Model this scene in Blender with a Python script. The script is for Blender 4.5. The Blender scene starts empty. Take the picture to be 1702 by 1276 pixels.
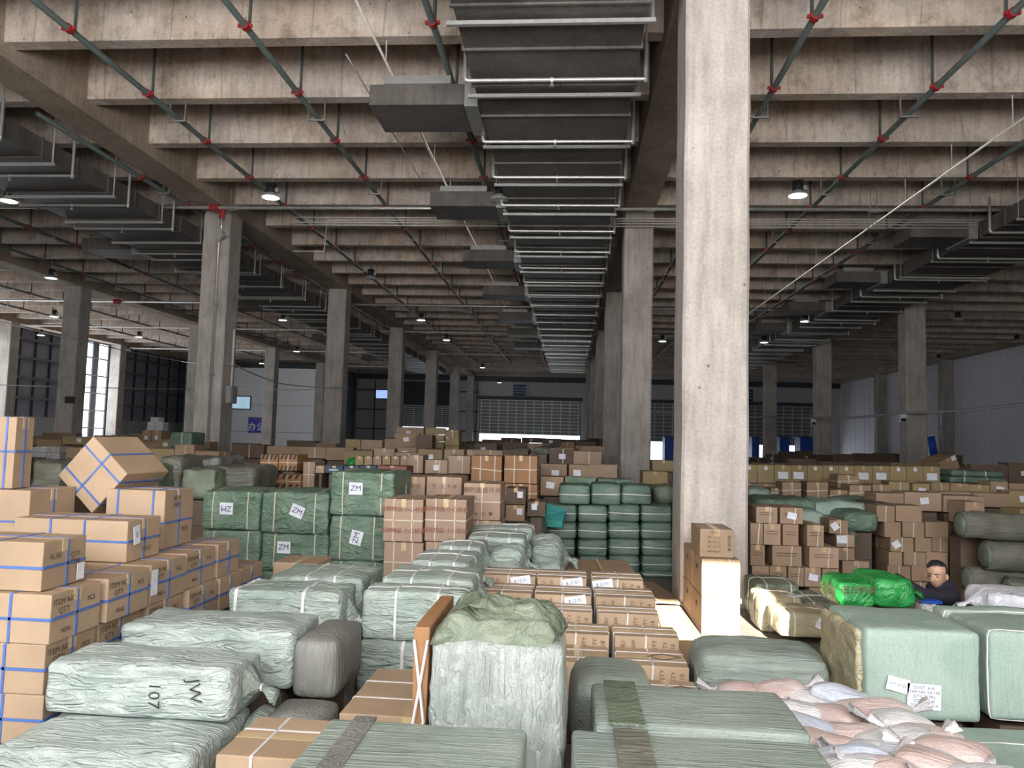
import bpy, bmesh, math, random
from mathutils import Vector, Matrix, noise
SC = bpy.context.scene
COL = SC.collection
R = math.radians
rnd = random.Random(7)

# ------------------------------------------------------------------ camera
F, PITCH, YAW, ROLL, EYE = 1260.2, .0729, .0789, .0271, 1.937
cy, sy, cp, sp, cr, sr = math.cos(YAW), math.sin(YAW), math.cos(PITCH), math.sin(PITCH), math.cos(ROLL), math.sin(ROLL)
FWD = Vector((-sy*cp, cy*cp, sp)); RT0 = Vector((cy, sy, 0)); UP0 = RT0.cross(FWD)
RT = cr*RT0 + sr*UP0; UP = -sr*RT0 + cr*UP0
cam = bpy.data.cameras.new('camera'); camo = bpy.data.objects.new('camera', cam); COL.objects.link(camo)
cam.sensor_width = 36; cam.lens = 36*F/1702; cam.clip_end = 300
camo.matrix_world = Matrix(((RT.x, UP.x, -FWD.x, 0), (RT.y, UP.y, -FWD.y, 0), (RT.z, UP.z, -FWD.z, EYE), (0, 0, 0, 1)))
SC.camera = camo
def ray(u, v): return FWD + RT*((u-851)/F) - UP*((v-638)/F)
def at(u, v, Y):
    d = ray(u, v); P = d*(Y/d.y); P.z += EYE; return P
def atz(u, v, z):
    d = ray(u, v); P = d*((z-EYE)/d.z); P.z += EYE; return P

# ------------------------------------------------------------------ light
SC.view_settings.view_transform = 'Standard'; SC.view_settings.look = 'None'
SC.view_settings.exposure = -0.10; SC.view_settings.gamma = 1; SC.view_settings.use_curve_mapping = False
W = bpy.data.worlds.new('sky'); SC.world = W; W.use_nodes = True
W.node_tree.nodes['Background'].inputs[0].default_value = (.82, .90, 1, 1)
W.node_tree.nodes['Background'].inputs[1].default_value = 3.0
def area(name, loc, rot, sx, sz, power, col):
    l = bpy.data.lights.new(name, 'AREA'); l.shape = 'RECTANGLE'; l.size = sx; l.size_y = sz; l.energy = power; l.color = col
    o = bpy.data.objects.new(name, l); COL.objects.link(o); o.location = loc; o.rotation_euler = rot; return o
area('dock_door_daylight', (-1.2, -2.8, 5.3), (R(107), 0, 0), 15, 5.2, 3650, (.98, .985, 1.0))      # added inside the front wall, stands in for daylight from behind the camera
area('side_window_daylight', (-35.2, 40, 4.5), (R(90), 0, R(-90)), 30, 6, 2000, (.92, .96, 1.0))    # the windows of the long wall
area('far_dock_daylight', (-4.2, 76.2, 1.3), (R(-90), 0, 0), 9, 1.6, 70, (.8, .9, 1.0))             # under the half open shutters
sp_ = bpy.data.lights.new('wall_lamp_glow', 'SPOT'); sp_.energy = 900; sp_.spot_size = R(75); sp_.spot_blend = .5; sp_.color = (.85, .9, 1)
spo = bpy.data.objects.new('wall_lamp_glow', sp_); COL.objects.link(spo); spo.location = (24.6, 68.5, 6.6); spo.rotation_euler = (0, R(20), 0)      # the high bay lamp that lights the far end of the pale wall
SUN = bpy.data.lights.new('sun', 'SUN'); SUN.energy = 60; SUN.angle = R(.5); SUN.color = (1, .93, .80)
suno = bpy.data.objects.new('sun', SUN); COL.objects.link(suno)
SUND = Vector((-.02, 1, -.466)).normalized()
suno.rotation_euler = SUND.to_track_quat('-Z', 'Y').to_euler()

# ------------------------------------------------------------------ materials
def newmat(name):
    m = bpy.data.materials.new(name); m.use_nodes = True; nt = m.node_tree
    return m, nt, nt.nodes['Principled BSDF']
def N(nt, t, **kw):
    n = nt.nodes.new(t)
    for k, v in kw.items():
        if k.startswith('i_'): n.inputs[int(k[2:])].default_value = v
        else: setattr(n, k, v)
    return n
def flat(name, col, rough=.6, metal=0, emit=0, emitcol=None, vary=0):
    m, nt, b = newmat(name)
    b.inputs['Base Color'].default_value = (*col, 1); b.inputs['Roughness'].default_value = rough; b.inputs['Metallic'].default_value = metal
    if emit:
        b.inputs['Emission Color'].default_value = (*(emitcol or col), 1); b.inputs['Emission Strength'].default_value = emit
    else:
        n = N(nt, 'ShaderNodeTexNoise'); n.inputs['Scale'].default_value = 9; n.inputs['Detail'].default_value = 4
        tc = N(nt, 'ShaderNodeTexCoord'); nt.links.new(tc.outputs['Object'], n.inputs['Vector'])
        mx = N(nt, 'ShaderNodeMixRGB', blend_type='MULTIPLY'); mx.inputs[0].default_value = .5
        rp = N(nt, 'ShaderNodeValToRGB'); rp.color_ramp.elements[0].position = .3; rp.color_ramp.elements[1].position = .7
        rp.color_ramp.elements[0].color = (.7, .7, .7, 1); rp.color_ramp.elements[1].color = (1.1, 1.1, 1.1, 1)
        nt.links.new(n.outputs[0], rp.inputs[0]); mx.inputs[1].default_value = (*col, 1); nt.links.new(rp.outputs[0], mx.inputs[2])
        nt.links.new(mx.outputs[0], b.inputs['Base Color'])
    return m
def ramp(nt, src, p0, c0, p1, c1):
    r = N(nt, 'ShaderNodeValToRGB'); e = r.color_ramp.elements
    e[0].position = p0; e[0].color = (*c0, 1); e[1].position = p1; e[1].color = (*c1, 1); nt.links.new(src, r.inputs[0]); return r
def concrete(name, c0, c1, seam=None):
    m, nt, b = newmat(name); L = nt.links.new
    g = N(nt, 'ShaderNodeNewGeometry')
    big = N(nt, 'ShaderNodeTexNoise'); big.inputs['Scale'].default_value = .9; big.inputs['Detail'].default_value = 7; big.inputs['Roughness'].default_value = .65
    L(g.outputs['Position'], big.inputs['Vector'])
    r = ramp(nt, big.outputs[0], .32, c0, .66, c1)
    mp = N(nt, 'ShaderNodeMapping'); mp.inputs['Scale'].default_value = (7, 7, .8); L(g.outputs['Position'], mp.inputs[0])
    st = N(nt, 'ShaderNodeTexNoise'); st.inputs['Scale'].default_value = 1.5; st.inputs['Detail'].default_value = 6; L(mp.outputs[0], st.inputs['Vector'])
    r2 = ramp(nt, st.outputs[0], .3, (.72, .70, .68), .6, (1.06, 1.05, 1.04))
    mx = N(nt, 'ShaderNodeMixRGB', blend_type='MULTIPLY'); mx.inputs[0].default_value = .7; L(r.outputs[0], mx.inputs[1]); L(r2.outputs[0], mx.inputs[2])
    # pin holes and honeycomb pits
    vo = N(nt, 'ShaderNodeTexVoronoi'); vo.inputs['Scale'].default_value = 3.3; L(g.outputs['Position'], vo.inputs['Vector'])
    r3 = ramp(nt, vo.outputs['Distance'], .05, (.35, .33, .31), .085, (1, 1, 1))
    mx2 = N(nt, 'ShaderNodeMixRGB', blend_type='MULTIPLY'); mx2.inputs[0].default_value = .8; L(mx.outputs[0], mx2.inputs[1]); L(r3.outputs[0], mx2.inputs[2])
    out = mx2.outputs[0]
    fine = N(nt, 'ShaderNodeTexNoise'); fine.inputs['Scale'].default_value = 26; fine.inputs['Detail'].default_value = 6; L(g.outputs['Position'], fine.inputs['Vector'])
    r4 = ramp(nt, fine.outputs[0], .35, (.82, .81, .80), .62, (1.05, 1.05, 1.05))
    mx3 = N(nt, 'ShaderNodeMixRGB', blend_type='MULTIPLY'); mx3.inputs[0].default_value = .7; L(out, mx3.inputs[1]); L(r4.outputs[0], mx3.inputs[2]); out = mx3.outputs[0]
    if seam:      # rusty and pinkish patches left by the shuttering
        rn = N(nt, 'ShaderNodeTexNoise'); rn.inputs['Scale'].default_value = .55; rn.inputs['Detail'].default_value = 5; rn.inputs['Roughness'].default_value = .7; L(g.outputs['Position'], rn.inputs['Vector'])
        rr = ramp(nt, rn.outputs[0], .40, (1.0, 1.0, 1.0), .74, (1.0, .86, .72))
        mxr = N(nt, 'ShaderNodeMixRGB', blend_type='MULTIPLY'); mxr.inputs[0].default_value = .9; L(out, mxr.inputs[1]); L(rr.outputs[0], mxr.inputs[2])
        dn = N(nt, 'ShaderNodeTexNoise'); dn.inputs['Scale'].default_value = 2.6; dn.inputs['Detail'].default_value = 8; dn.inputs['Roughness'].default_value = .75; L(g.outputs['Position'], dn.inputs['Vector'])
        rd = ramp(nt, dn.outputs[0], .36, (.62, .59, .56), .50, (1.04, 1.03, 1.03))
        mxd = N(nt, 'ShaderNodeMixRGB', blend_type='MULTIPLY'); mxd.inputs[0].default_value = .75; L(mxr.outputs[0], mxd.inputs[1]); L(rd.outputs[0], mxd.inputs[2]); out = mxd.outputs[0]
    if seam:      # joints of the shuttering boards, at uneven spacing
        sx = N(nt, 'ShaderNodeSeparateXYZ'); L(g.outputs['Position'], sx.inputs[0])
        wob = N(nt, 'ShaderNodeTexNoise'); wob.inputs['Scale'].default_value = .8
        mpy = N(nt, 'ShaderNodeMapping'); mpy.inputs['Scale'].default_value = (.0, 3.3, 0); L(g.outputs['Position'], mpy.inputs[0]); L(mpy.outputs[0], wob.inputs['Vector'])
        a = N(nt, 'ShaderNodeMath', operation='MULTIPLY_ADD'); L(wob.outputs[0], a.inputs[0]); a.inputs[1].default_value = 4; L(sx.outputs[0], a.inputs[2])
        fr = N(nt, 'ShaderNodeMath', operation='PINGPONG'); L(a.outputs[0], fr.inputs[0]); fr.inputs[1].default_value = seam/2
        r5 = ramp(nt, fr.outputs[0], .006, (.55, .53, .5), .02, (1, 1, 1))
        mx4 = N(nt, 'ShaderNodeMixRGB', blend_type='MULTIPLY'); mx4.inputs[0].default_value = .6; L(out, mx4.inputs[1]); L(r5.outputs[0], mx4.inputs[2]); out = mx4.outputs[0]
    L(out, b.inputs['Base Color']); b.inputs['Roughness'].default_value = .85; b.inputs['Specular IOR Level'].default_value = .25
    bp = N(nt, 'ShaderNodeBump'); bp.inputs['Strength'].default_value = .35; bp.inputs['Distance'].default_value = .02; L(fine.outputs[0], bp.inputs['Height']); L(bp.outputs[0], b.inputs['Normal'])
    return m
def cardboard(name, c, vary=.12):
    m, nt, b = newmat(name); L = nt.links.new
    oi = N(nt, 'ShaderNodeObjectInfo'); tc = N(nt, 'ShaderNodeTexCoord')
    add = N(nt, 'ShaderNodeVectorMath', operation='ADD'); L(tc.outputs['Object'], add.inputs[0]); L(oi.outputs['Location'], add.inputs[1])
    n = N(nt, 'ShaderNodeTexNoise'); n.inputs['Scale'].default_value = 3; n.inputs['Detail'].default_value = 5; L(add.outputs[0], n.inputs['Vector'])
    r = ramp(nt, n.outputs[0], .3, tuple(x*.86 for x in c), .7, tuple(x*1.08 for x in c))
    r2 = ramp(nt, oi.outputs['Random'], 0, (1-vary, 1-vary*1.15, 1-vary*1.3), 1, (1+vary*.6, 1+vary*.5, 1+vary*.4))
    mx = N(nt, 'ShaderNodeMixRGB', blend_type='MULTIPLY'); mx.inputs[0].default_value = 1; L(r.outputs[0], mx.inputs[1]); L(r2.outputs[0], mx.inputs[2])
    L(mx.outputs[0], b.inputs['Base Color']); b.inputs['Roughness'].default_value = .62; b.inputs['Specular IOR Level'].default_value = .3
    mp = N(nt, 'ShaderNodeMapping'); mp.inputs['Scale'].default_value = (40, 40, 4); L(tc.outputs['Object'], mp.inputs[0])
    f = N(nt, 'ShaderNodeTexNoise'); f.inputs['Scale'].default_value = 3; L(mp.outputs[0], f.inputs['Vector'])
    bp = N(nt, 'ShaderNodeBump'); bp.inputs['Strength'].default_value = .12; bp.inputs['Distance'].default_value = .01; L(f.outputs[0], bp.inputs['Height']); L(bp.outputs[0], b.inputs['Normal'])
    return m
def woven(name, c, c2, rough=.42, wrinkle=1.0, stretch=(2.2, 9, 9), scale=2.2, spec=.5, dist=.035):
    m, nt, b = newmat(name); L = nt.links.new
    tc = N(nt, 'ShaderNodeTexCoord'); oi = N(nt, 'ShaderNodeObjectInfo')
    add = N(nt, 'ShaderNodeVectorMath', operation='ADD'); L(tc.outputs['Object'], add.inputs[0]); L(oi.outputs['Location'], add.inputs[1])
    n = N(nt, 'ShaderNodeTexNoise'); n.inputs['Scale'].default_value = 4; n.inputs['Detail'].default_value = 6; L(add.outputs[0], n.inputs['Vector'])
    r = ramp(nt, n.outputs[0], .35, c, .68, c2)
    fz = N(nt, 'ShaderNodeTexNoise'); fz.inputs['Scale'].default_value = 150; fz.inputs['Detail'].default_value = 2; L(tc.outputs['Object'], fz.inputs['Vector'])
    r2 = ramp(nt, fz.outputs[0], .36, (.84, .84, .84), .64, (1.12, 1.12, 1.12))
    mx = N(nt, 'ShaderNodeMixRGB', blend_type='MULTIPLY'); mx.inputs[0].default_value = .8; L(r.outputs[0], mx.inputs[1]); L(r2.outputs[0], mx.inputs[2])
    L(mx.outputs[0], b.inputs['Base Color']); b.inputs['Roughness'].default_value = rough; b.inputs['Specular IOR Level'].default_value = spec
    mp = N(nt, 'ShaderNodeMapping'); mp.inputs['Scale'].default_value = stretch; L(add.outputs[0], mp.inputs[0])
    w = N(nt, 'ShaderNodeTexNoise'); w.inputs['Scale'].default_value = scale; w.inputs['Detail'].default_value = 5; w.inputs['Distortion'].default_value = 1.2; L(mp.outputs[0], w.inputs['Vector'])
    ab = N(nt, 'ShaderNodeMath', operation='SUBTRACT'); L(w.outputs[0], ab.inputs[0]); ab.inputs[1].default_value = .5
    ab2 = N(nt, 'ShaderNodeMath', operation='ABSOLUTE'); L(ab.outputs[0], ab2.inputs[0])
    bp = N(nt, 'ShaderNodeBump'); bp.inputs['Strength'].default_value = .8*wrinkle; bp.inputs['Distance'].default_value = dist; L(ab2.outputs[0], bp.inputs['Height'])
    bp2 = N(nt, 'ShaderNodeBump'); bp2.inputs['Strength'].default_value = .3; bp2.inputs['Distance'].default_value = .004; L(fz.outputs[0], bp2.inputs['Height']); L(bp.outputs[0], bp2.inputs['Normal'])
    L(bp2.outputs[0], b.inputs['Normal'])
    return m
M = {}
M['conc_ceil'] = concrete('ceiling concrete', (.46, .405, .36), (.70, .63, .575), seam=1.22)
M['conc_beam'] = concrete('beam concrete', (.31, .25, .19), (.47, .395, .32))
M['conc_col'] = concrete('column concrete', (.38, .345, .315), (.55, .51, .475))
M['conc_floor'] = concrete('floor concrete', (.13, .12, .11), (.22, .20, .18))
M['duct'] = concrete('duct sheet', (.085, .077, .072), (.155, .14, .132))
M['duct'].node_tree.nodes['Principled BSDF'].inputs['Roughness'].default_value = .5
M['galv'] = flat('galvanised steel', (.62, .62, .60), .35, .6)
M['galvd'] = flat('dull galvanised rod', (.34, .34, .33), .5, .5)
M['pipeg'] = flat('grey green pipe paint', (.075, .095, .088), .5)
M['pipew'] = flat('pale conduit', (.60, .58, .54), .5)
M['red'] = flat('red coupling paint', (.36, .025, .03), .45)
M['black'] = flat('black housing', (.015, .015, .017), .5)
M['lens_on'] = flat('lit lamp lens', (.9, 1, .92), .4, 0, 5.0, (.86, 1.0, .90))
M['lens_off'] = flat('unlit lamp lens', (.55, .55, .52), .4)
M['lampcase'] = flat('lamp reflector', (.6, .6, .58), .4, .3)
M['card'] = cardboard('cardboard tan', (.37, .265, .175))
M['card2'] = cardboard('cardboard brown', (.29, .20, .13))
M['card3'] = cardboard('cardboard orange brown', (.29, .15, .07), .06)
M['card4'] = cardboard('cardboard olive', (.29, .22, .115))
M['card5'] = cardboard('cardboard pinkish', (.33, .23, .165))
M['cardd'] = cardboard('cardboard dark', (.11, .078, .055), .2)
M['sheet'] = cardboard('flattened cardboard', (.36, .255, .165))
M['tape'] = flat('packing tape', (.50, .36, .20), .25)
M['blue'] = flat('blue strapping', (.07, .14, .38), .35)
M['white_strap'] = flat('white strapping', (.64, .61, .60), .4)
M['cream_strap'] = flat('cream strapping', (.54, .47, .36), .4)
M['ink'] = flat('dark print', (.11, .07, .045), .8)
M['inkred'] = flat('red brown print', (.22, .07, .04), .8)
M['navy'] = flat('navy letters', (.03, .04, .10), .7)
M['paper'] = flat('white paper', (.66, .67, .72), .6)
M['w_light'] = woven('pale woven wrap', (.31, .365, .335), (.44, .49, .455), .34, 1.5, dist=.05)
M['w_light2'] = woven('pale woven wrap with green cast', (.265, .325, .28), (.38, .435, .385), .36, 1.4, dist=.05)
M['w_grey'] = woven('grey green woven wrap', (.20, .24, .21), (.27, .31, .265), .45, 1.0, (.7, 14, 14))
M['w_dark'] = woven('dark grey wrap', (.14, .14, .125), (.20, .20, .175), .55, .9, (9, 9, 1.5))
M['w_green'] = woven('green woven wrap', (.105, .17, .115), (.165, .235, .17), .38, 1.6, (3, 3, 6), 2.0, dist=.05)
M['w_teal'] = woven('teal green woven wrap', (.085, .14, .11), (.145, .21, .165), .42, 1.2)
M['w_mint'] = woven('mint woven wrap', (.25, .33, .275), (.315, .39, .33), .5, .45, (9, 9, 1.3))
M['w_glass'] = woven('glossy white green wrap', (.24, .265, .245), (.36, .385, .355), .33, 1.2, (9, 9, 2), 3)
M['w_moss'] = woven('moss green wrap', (.11, .135, .09), (.19, .22, .16), .5, 1.3, (4, 4, 4), 2.5)
M['w_gold'] = woven('straw coloured wrap', (.33, .29, .17), (.47, .42, .28), .4, 1.0)
M['w_roll'] = woven('olive grey roll wrap', (.12, .12, .09), (.19, .185, .145), .42, 1.4, (2, 12, 12))
M['w_bright'] = woven('bright green plastic', (.012, .21, .035), (.03, .32, .075), .3, 1.4, (4, 4, 4), 2.5, .6)
M['w_white'] = woven('white plastic', (.50, .50, .54), (.66, .66, .70), .35, 1.2, (4, 4, 4))
M['p_pink'] = woven('pale pink plastic pouch', (.44, .32, .29), (.60, .50, .47), .28, .7, (2, 8, 5), 3, .7, .03)
M['p_blue'] = woven('pale blue plastic pouch', (.42, .47, .56), (.62, .64, .70), .28, .7, (2, 8, 5), 3, .7, .03)
M['p_clear'] = woven('milky plastic', (.45, .435, .435), (.64, .62, .62), .25, .7, (2, 10, 10), 3, .7, .03)
M['tealnet'] = woven('teal net', (.02, .22, .20), (.05, .34, .30), .5)
M['wall'] = flat('pale cladding', (.52, .52, .54), .6)
M['wallr'] = flat('right wall cladding', (.74, .74, .78), .6)
M['wallg'] = flat('grey cladding', (.30, .31, .36), .6)
M['walllow'] = flat('lower grey cladding', (.42, .46, .47), .6)
M['frame'] = flat('frame steel', (.035, .04, .06), .5)
M['rail'] = flat('light rail', (.16, .165, .19), .5)
M['office'] = flat('office wall', (.88, .88, .90), .7)
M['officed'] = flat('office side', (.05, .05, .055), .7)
M['signblue'] = flat('sign blue', (.03, .03, .50), .5)
M['signdark'] = flat('dark blue notice', (.03, .05, .14), .5)
M['signw'] = flat('sign white', (.85, .85, .88), .5)
M['shutter'] = flat('shutter slats', (.16, .17, .18), .4, .3)
M['shutterf'] = flat('shutter frame', (.50, .52, .52), .4, .3)
M['glassb'] = flat('pale window glass', (.45, .70, .85), .1, 0, .5, (.5, .8, 1))
M['cable'] = flat('cable', (.42, .42, .42), .5)
M['skin'] = flat('skin', (.48, .28, .19), .5)
M['hair'] = flat('hair', (.012, .012, .014), .5)
M['sweater'] = flat('dark sweater', (.012, .012, .024), .8)
M['lip'] = flat('lips', (.28, .10, .08), .5)
M['trouser'] = flat('dark trousers', (.02, .02, .025), .8)
M['blueobj'] = flat('blue plastic', (.02, .10, .55), .4)
M['navybox'] = flat('navy carton', (.02, .045, .09), .6)
M['maroon'] = flat('maroon carton', (.20, .06, .05), .6)
M['ground'] = flat('pale yard', (.17, .165, .155), .8)

# ------------------------------------------------------------------ mesh helpers
def mkobj(name, verts, faces, m, parent=None, smooth=False, loc=None):
    me = bpy.data.meshes.new(name); me.from_pydata([tuple(v) for v in verts], [], faces); me.materials.append(M[m] if isinstance(m, str) else m)
    if smooth: me.polygons.foreach_set('use_smooth', [True]*len(me.polygons))
    me.update()
    o = bpy.data.objects.new(name, me); COL.objects.link(o)
    if parent: o.parent = parent
    if loc is not None: o.location = loc
    return o
def inst(src, name=None, parent=None, loc=None, rot=None):
    o = src.copy(); COL.objects.link(o); o.parent = parent
    if name: o.name = name
    if loc is not None: o.location = loc
    if rot is not None: o.rotation_euler = rot
    return o
def empty(name, loc=(0, 0, 0), rot=(0, 0, 0)):
    o = bpy.data.objects.new(name, None); COL.objects.link(o); o.location = loc; o.rotation_euler = rot; return o
def tag(o, label=None, cat=None, group=None, kind=None):
    if label: o['label'] = label
    if cat: o['category'] = cat
    if group: o['group'] = group
    if kind: o['kind'] = kind
    return o
BF = [(0, 3, 2, 1), (4, 5, 6, 7), (0, 1, 5, 4), (1, 2, 6, 5), (2, 3, 7, 6), (3, 0, 4, 7)]
def bv(x0, x1, y0, y1, z0, z1): return [(x0, y0, z0), (x1, y0, z0), (x1, y1, z0), (x0, y1, z0), (x0, y0, z1), (x1, y0, z1), (x1, y1, z1), (x0, y1, z1)]
class MB:
    def __init__(s): s.v = []; s.f = []
    def add(s, v, f):
        b = len(s.v); s.v += [tuple(x) for x in v]; s.f += [tuple(i+b for i in q) for q in f]; return s
    def box(s, *a): return s.add(bv(*a), BF)
    def tube(s, pts, r, n=8, cap=True):
        pts = [Vector(p) for p in pts]; b = len(s.v); up = Vector((0, 0, 1))
        for i, p in enumerate(pts):
            a = pts[max(i-1, 0)]; c = pts[min(i+1, len(pts)-1)]
            d = (c-a).normalized()
            if 0 < i < len(pts)-1:
                d1 = (p-a).normalized(); d2 = (c-p).normalized(); k = max(.35, math.sqrt((1+d1.dot(d2))/2))
            else: k = 1
            ref = up if abs(d.dot(up)) < .95 else Vector((1, .01, 0))
            if i > 0: ref = pv
            x = (ref - d*ref.dot(d)).normalized(); y = d.cross(x); pv = x
            for j in range(n):
                t = 2*math.pi*j/n; rr = r[i] if isinstance(r, (list, tuple)) else r
                s.v.append(tuple(p + (x*math.cos(t) + y*math.sin(t))*rr*(1 if k > .9 else 1.1)))
        for i in range(len(pts)-1):
            for j in range(n):
                a = b+i*n+j; c = b+i*n+(j+1) % n; s.f.append((a, c, c+n, a+n))
        if cap:
            s.f.append(tuple(b+j for j in range(n-1, -1, -1))); s.f.append(tuple(b+(len(pts)-1)*n+j for j in range(n)))
        return s
    def lathe(s, prof, n=20, c=(0, 0, 0)):
        b = len(s.v)
        for (r, z) in prof:
            for j in range(n):
                t = 2*math.pi*j/n; s.v.append((c[0]+r*math.cos(t), c[1]+r*math.sin(t), c[2]+z))
        for i in range(len(prof)-1):
            for j in range(n):
                a = b+i*n+j; q = b+i*n+(j+1) % n; s.f.append((a, q, q+n, a+n))
        s.f.append(tuple(b+j for j in range(n-1, -1, -1))); s.f.append(tuple(b+(len(prof)-1)*n+j for j in range(n)))
        return s
    def build(s, name, m, parent=None, smooth=False, loc=None): return mkobj(name, s.v, s.f, m, parent, smooth, loc)

def rbox(w, d, h, r, res, amp=0, seed=0, freq=3.0, bulge=0, ridge=0, taper=0, base_flat=True):
    """closed rounded box, base centre at the origin, with wrinkled faces"""
    nx = max(2, int(w/res)); ny = max(2, int(d/res)); nz = max(2, int(h/res))
    r = min(r, w*.49, d*.49, h*.49)
    def samp(n, L):
        hs = L/2; pts = [-hs, -hs+r*.3, -hs+r] + [(-hs+r)+(L-2*r)*i/n for i in range(1, n)] + [hs-r, hs-r*.3, hs]; return pts
    X, Yv, Z = samp(nx, w), samp(ny, d), samp(nz, h); vid = {}; vs = []
    A, B, C = len(X)-1, len(Yv)-1, len(Z)-1; off = Vector((seed*3.17 % 91, seed*7.31 % 83, seed*1.77 % 71))
    def V(i, j, k):
        key = (i, j, k)
        if key in vid: return vid[key]
        p = Vector((X[i], Yv[j], Z[k])); q = Vector((max(-w/2+r, min(w/2-r, p.x)), max(-d/2+r, min(d/2-r, p.y)), max(-h/2+r, min(h/2-r, p.z))))
        dv = p-q; nn = dv.normalized() if dv.length > 1e-9 else Vector((0, 0, 1)); p = q+nn*r if dv.length > 1e-9 else p
        if bulge:
            ex, ey, ez = 1-(2*p.x/w)**2, 1-(2*p.y/d)**2, 1-(2*p.z/h)**2
            p = p + nn*bulge*max(0, (abs(nn.x)*ey*ez + abs(nn.y)*ex*ez + abs(nn.z)*ex*ey))
        if amp:
            t = noise.noise(p*freq+off) + .5*noise.noise(p*freq*2.3+off)
            if ridge: t += -ridge*abs(noise.noise(Vector((p.x*freq*.8, p.y*freq*3, p.z*freq*3))+off)) + ridge*.25
            lim = 1 if not (base_flat and p.z < -h/2+r*.5) else .15
            p = p+nn*amp*t*lim
        if taper: s_ = 1-taper*(p.z/h+.5); p.x *= s_; p.y *= s_
        vs.append((p.x, p.y, p.z+h/2)); vid[key] = len(vs)-1; return vid[key]
    f = []
    for i in range(A):
        for j in range(B):
            f.append((V(i, j, 0), V(i, j+1, 0), V(i+1, j+1, 0), V(i+1, j, 0))); f.append((V(i, j, C), V(i+1, j, C), V(i+1, j+1, C), V(i, j+1, C)))
    for i in range(A):
        for k in range(C):
            f.append((V(i, 0, k), V(i+1, 0, k), V(i+1, 0, k+1), V(i, 0, k+1))); f.append((V(i, B, k), V(i, B, k+1), V(i+1, B, k+1), V(i+1, B, k)))
    for j in range(B):
        for k in range(C):
            f.append((V(0, j, k), V(0, j, k+1), V(0, j+1, k+1), V(0, j+1, k))); f.append((V(A, j, k), V(A, j+1, k), V(A, j+1, k+1), V(A, j, k+1)))
    return vs, f
def rrect(a, b, r, off, n=4):
    """rounded rectangle, half sizes a, b"""
    r = min(r, a*.95, b*.95); pts = []
    for (cx, cz, t0) in ((a-r, b-r, 0), (-a+r, b-r, 90), (-a+r, -b+r, 180), (a-r, -b+r, 270)):
        for i in range(n+1):
            t = R(t0+90*i/n); pts.append((cx+(r+off)*math.cos(t), cz+(r+off)*math.sin(t)))
    return pts
from mathutils.bvhtree import BVHTree
def wrap(parent, w, d, h, axis, pos, width, m, th=.005, skew=0, n=44, name='strap'):
    me = parent.data; b = BVHTree.FromPolygons([v.co for v in me.vertices], [tuple(p.vertices) for p in me.polygons]); P = []
    for i in range(n):
        # step round the outline by length, denser at the corners
        t = 2*math.pi*(i+.5)/n; A, B = {'x': (d/2, h/2), 'y': (w/2, h/2), 'z': (w/2, d/2)}[axis]
        cx, cz = math.copysign(abs(math.cos(t))**.55, math.cos(t))*A, math.copysign(abs(math.sin(t))**.55, math.sin(t))*B
        row = []
        for s_ in (-width/2, width/2):
            if axis == 'x': c = Vector((pos+s_, 0, h/2)); q = Vector((pos+s_+skew*cz, cx, h/2+cz))
            elif axis == 'y': c = Vector((0, pos+s_, h/2)); q = Vector((cx, pos+s_+skew*cz, h/2+cz))
            else: c = Vector((0, 0, pos+s_)); q = Vector((cx, cz, pos+s_+skew*cx))
            dv = q-c; 
            if axis == 'x': c.x = q.x; dv.x = 0
            elif axis == 'y': c.y = q.y; dv.y = 0
            else: c.z = q.z; dv.z = 0
            u = dv.normalized(); hit = b.ray_cast(c+u*3, -u, 4); k = (hit[0]-c).dot(u) if hit[0] else dv.length
            row.append((c, u, k))
        k = max(row[0][2], row[1][2]); P.append([(r[0], r[1], k) for r in row])
    K = n; sm = [max(P[(i-1) % n][0][2]*.985, P[i][0][2], P[(i+1) % n][0][2]*.985) if 0 else P[i][0][2] for i in range(n)]; vs = []
    for j in (0, 1):
        for off in (th, -.003):
            for i in range(n): c, u, k = P[i][j]; vs.append(c+u*(sm[i]+off))
    f = []
    for i in range(n):
        j = (i+1) % n; f += [(i, j, 2*K+j, 2*K+i), (i, K+i, K+j, j), (2*K+i, 2*K+j, 3*K+j, 3*K+i)]
    return mkobj(name, vs, f, m, parent)
def ring(parent, w, d, h, r, axis, pos, width, m, th=.004, name='strap', bul=0, skew=0):
    """a strap looped round a box of size w,d,h with its base centre at the origin"""
    if axis == 'x': a, b = d/2+bul, h/2+bul
    elif axis == 'y': a, b = w/2+bul, h/2+bul
    else: a, b = w/2+bul, d/2+bul
    n = 4 if r > .01 else 1
    o_, i_ = rrect(a, b, max(r, .004), th, n), rrect(a, b, max(r, .004), -.002, n); K = len(o_); vs = []
    for s in (-width/2, width/2):
        for P in (o_, i_):
            for (p, q) in P:
                t = pos+s
                if axis == 'x': vs.append((t+skew*q, p, q+h/2))
                elif axis == 'y': vs.append((p, t+skew*q, q+h/2))
                else: vs.append((p, q, t+skew*p))
    f = []
    for i in range(K):
        j = (i+1) % K
        f += [(i, j, 2*K+j, 2*K+i), (i, K+i, K+j, j), (2*K+i, 2*K+j, 3*K+j, 3*K+i)]
    return mkobj(name, vs, f, m, parent)

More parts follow.
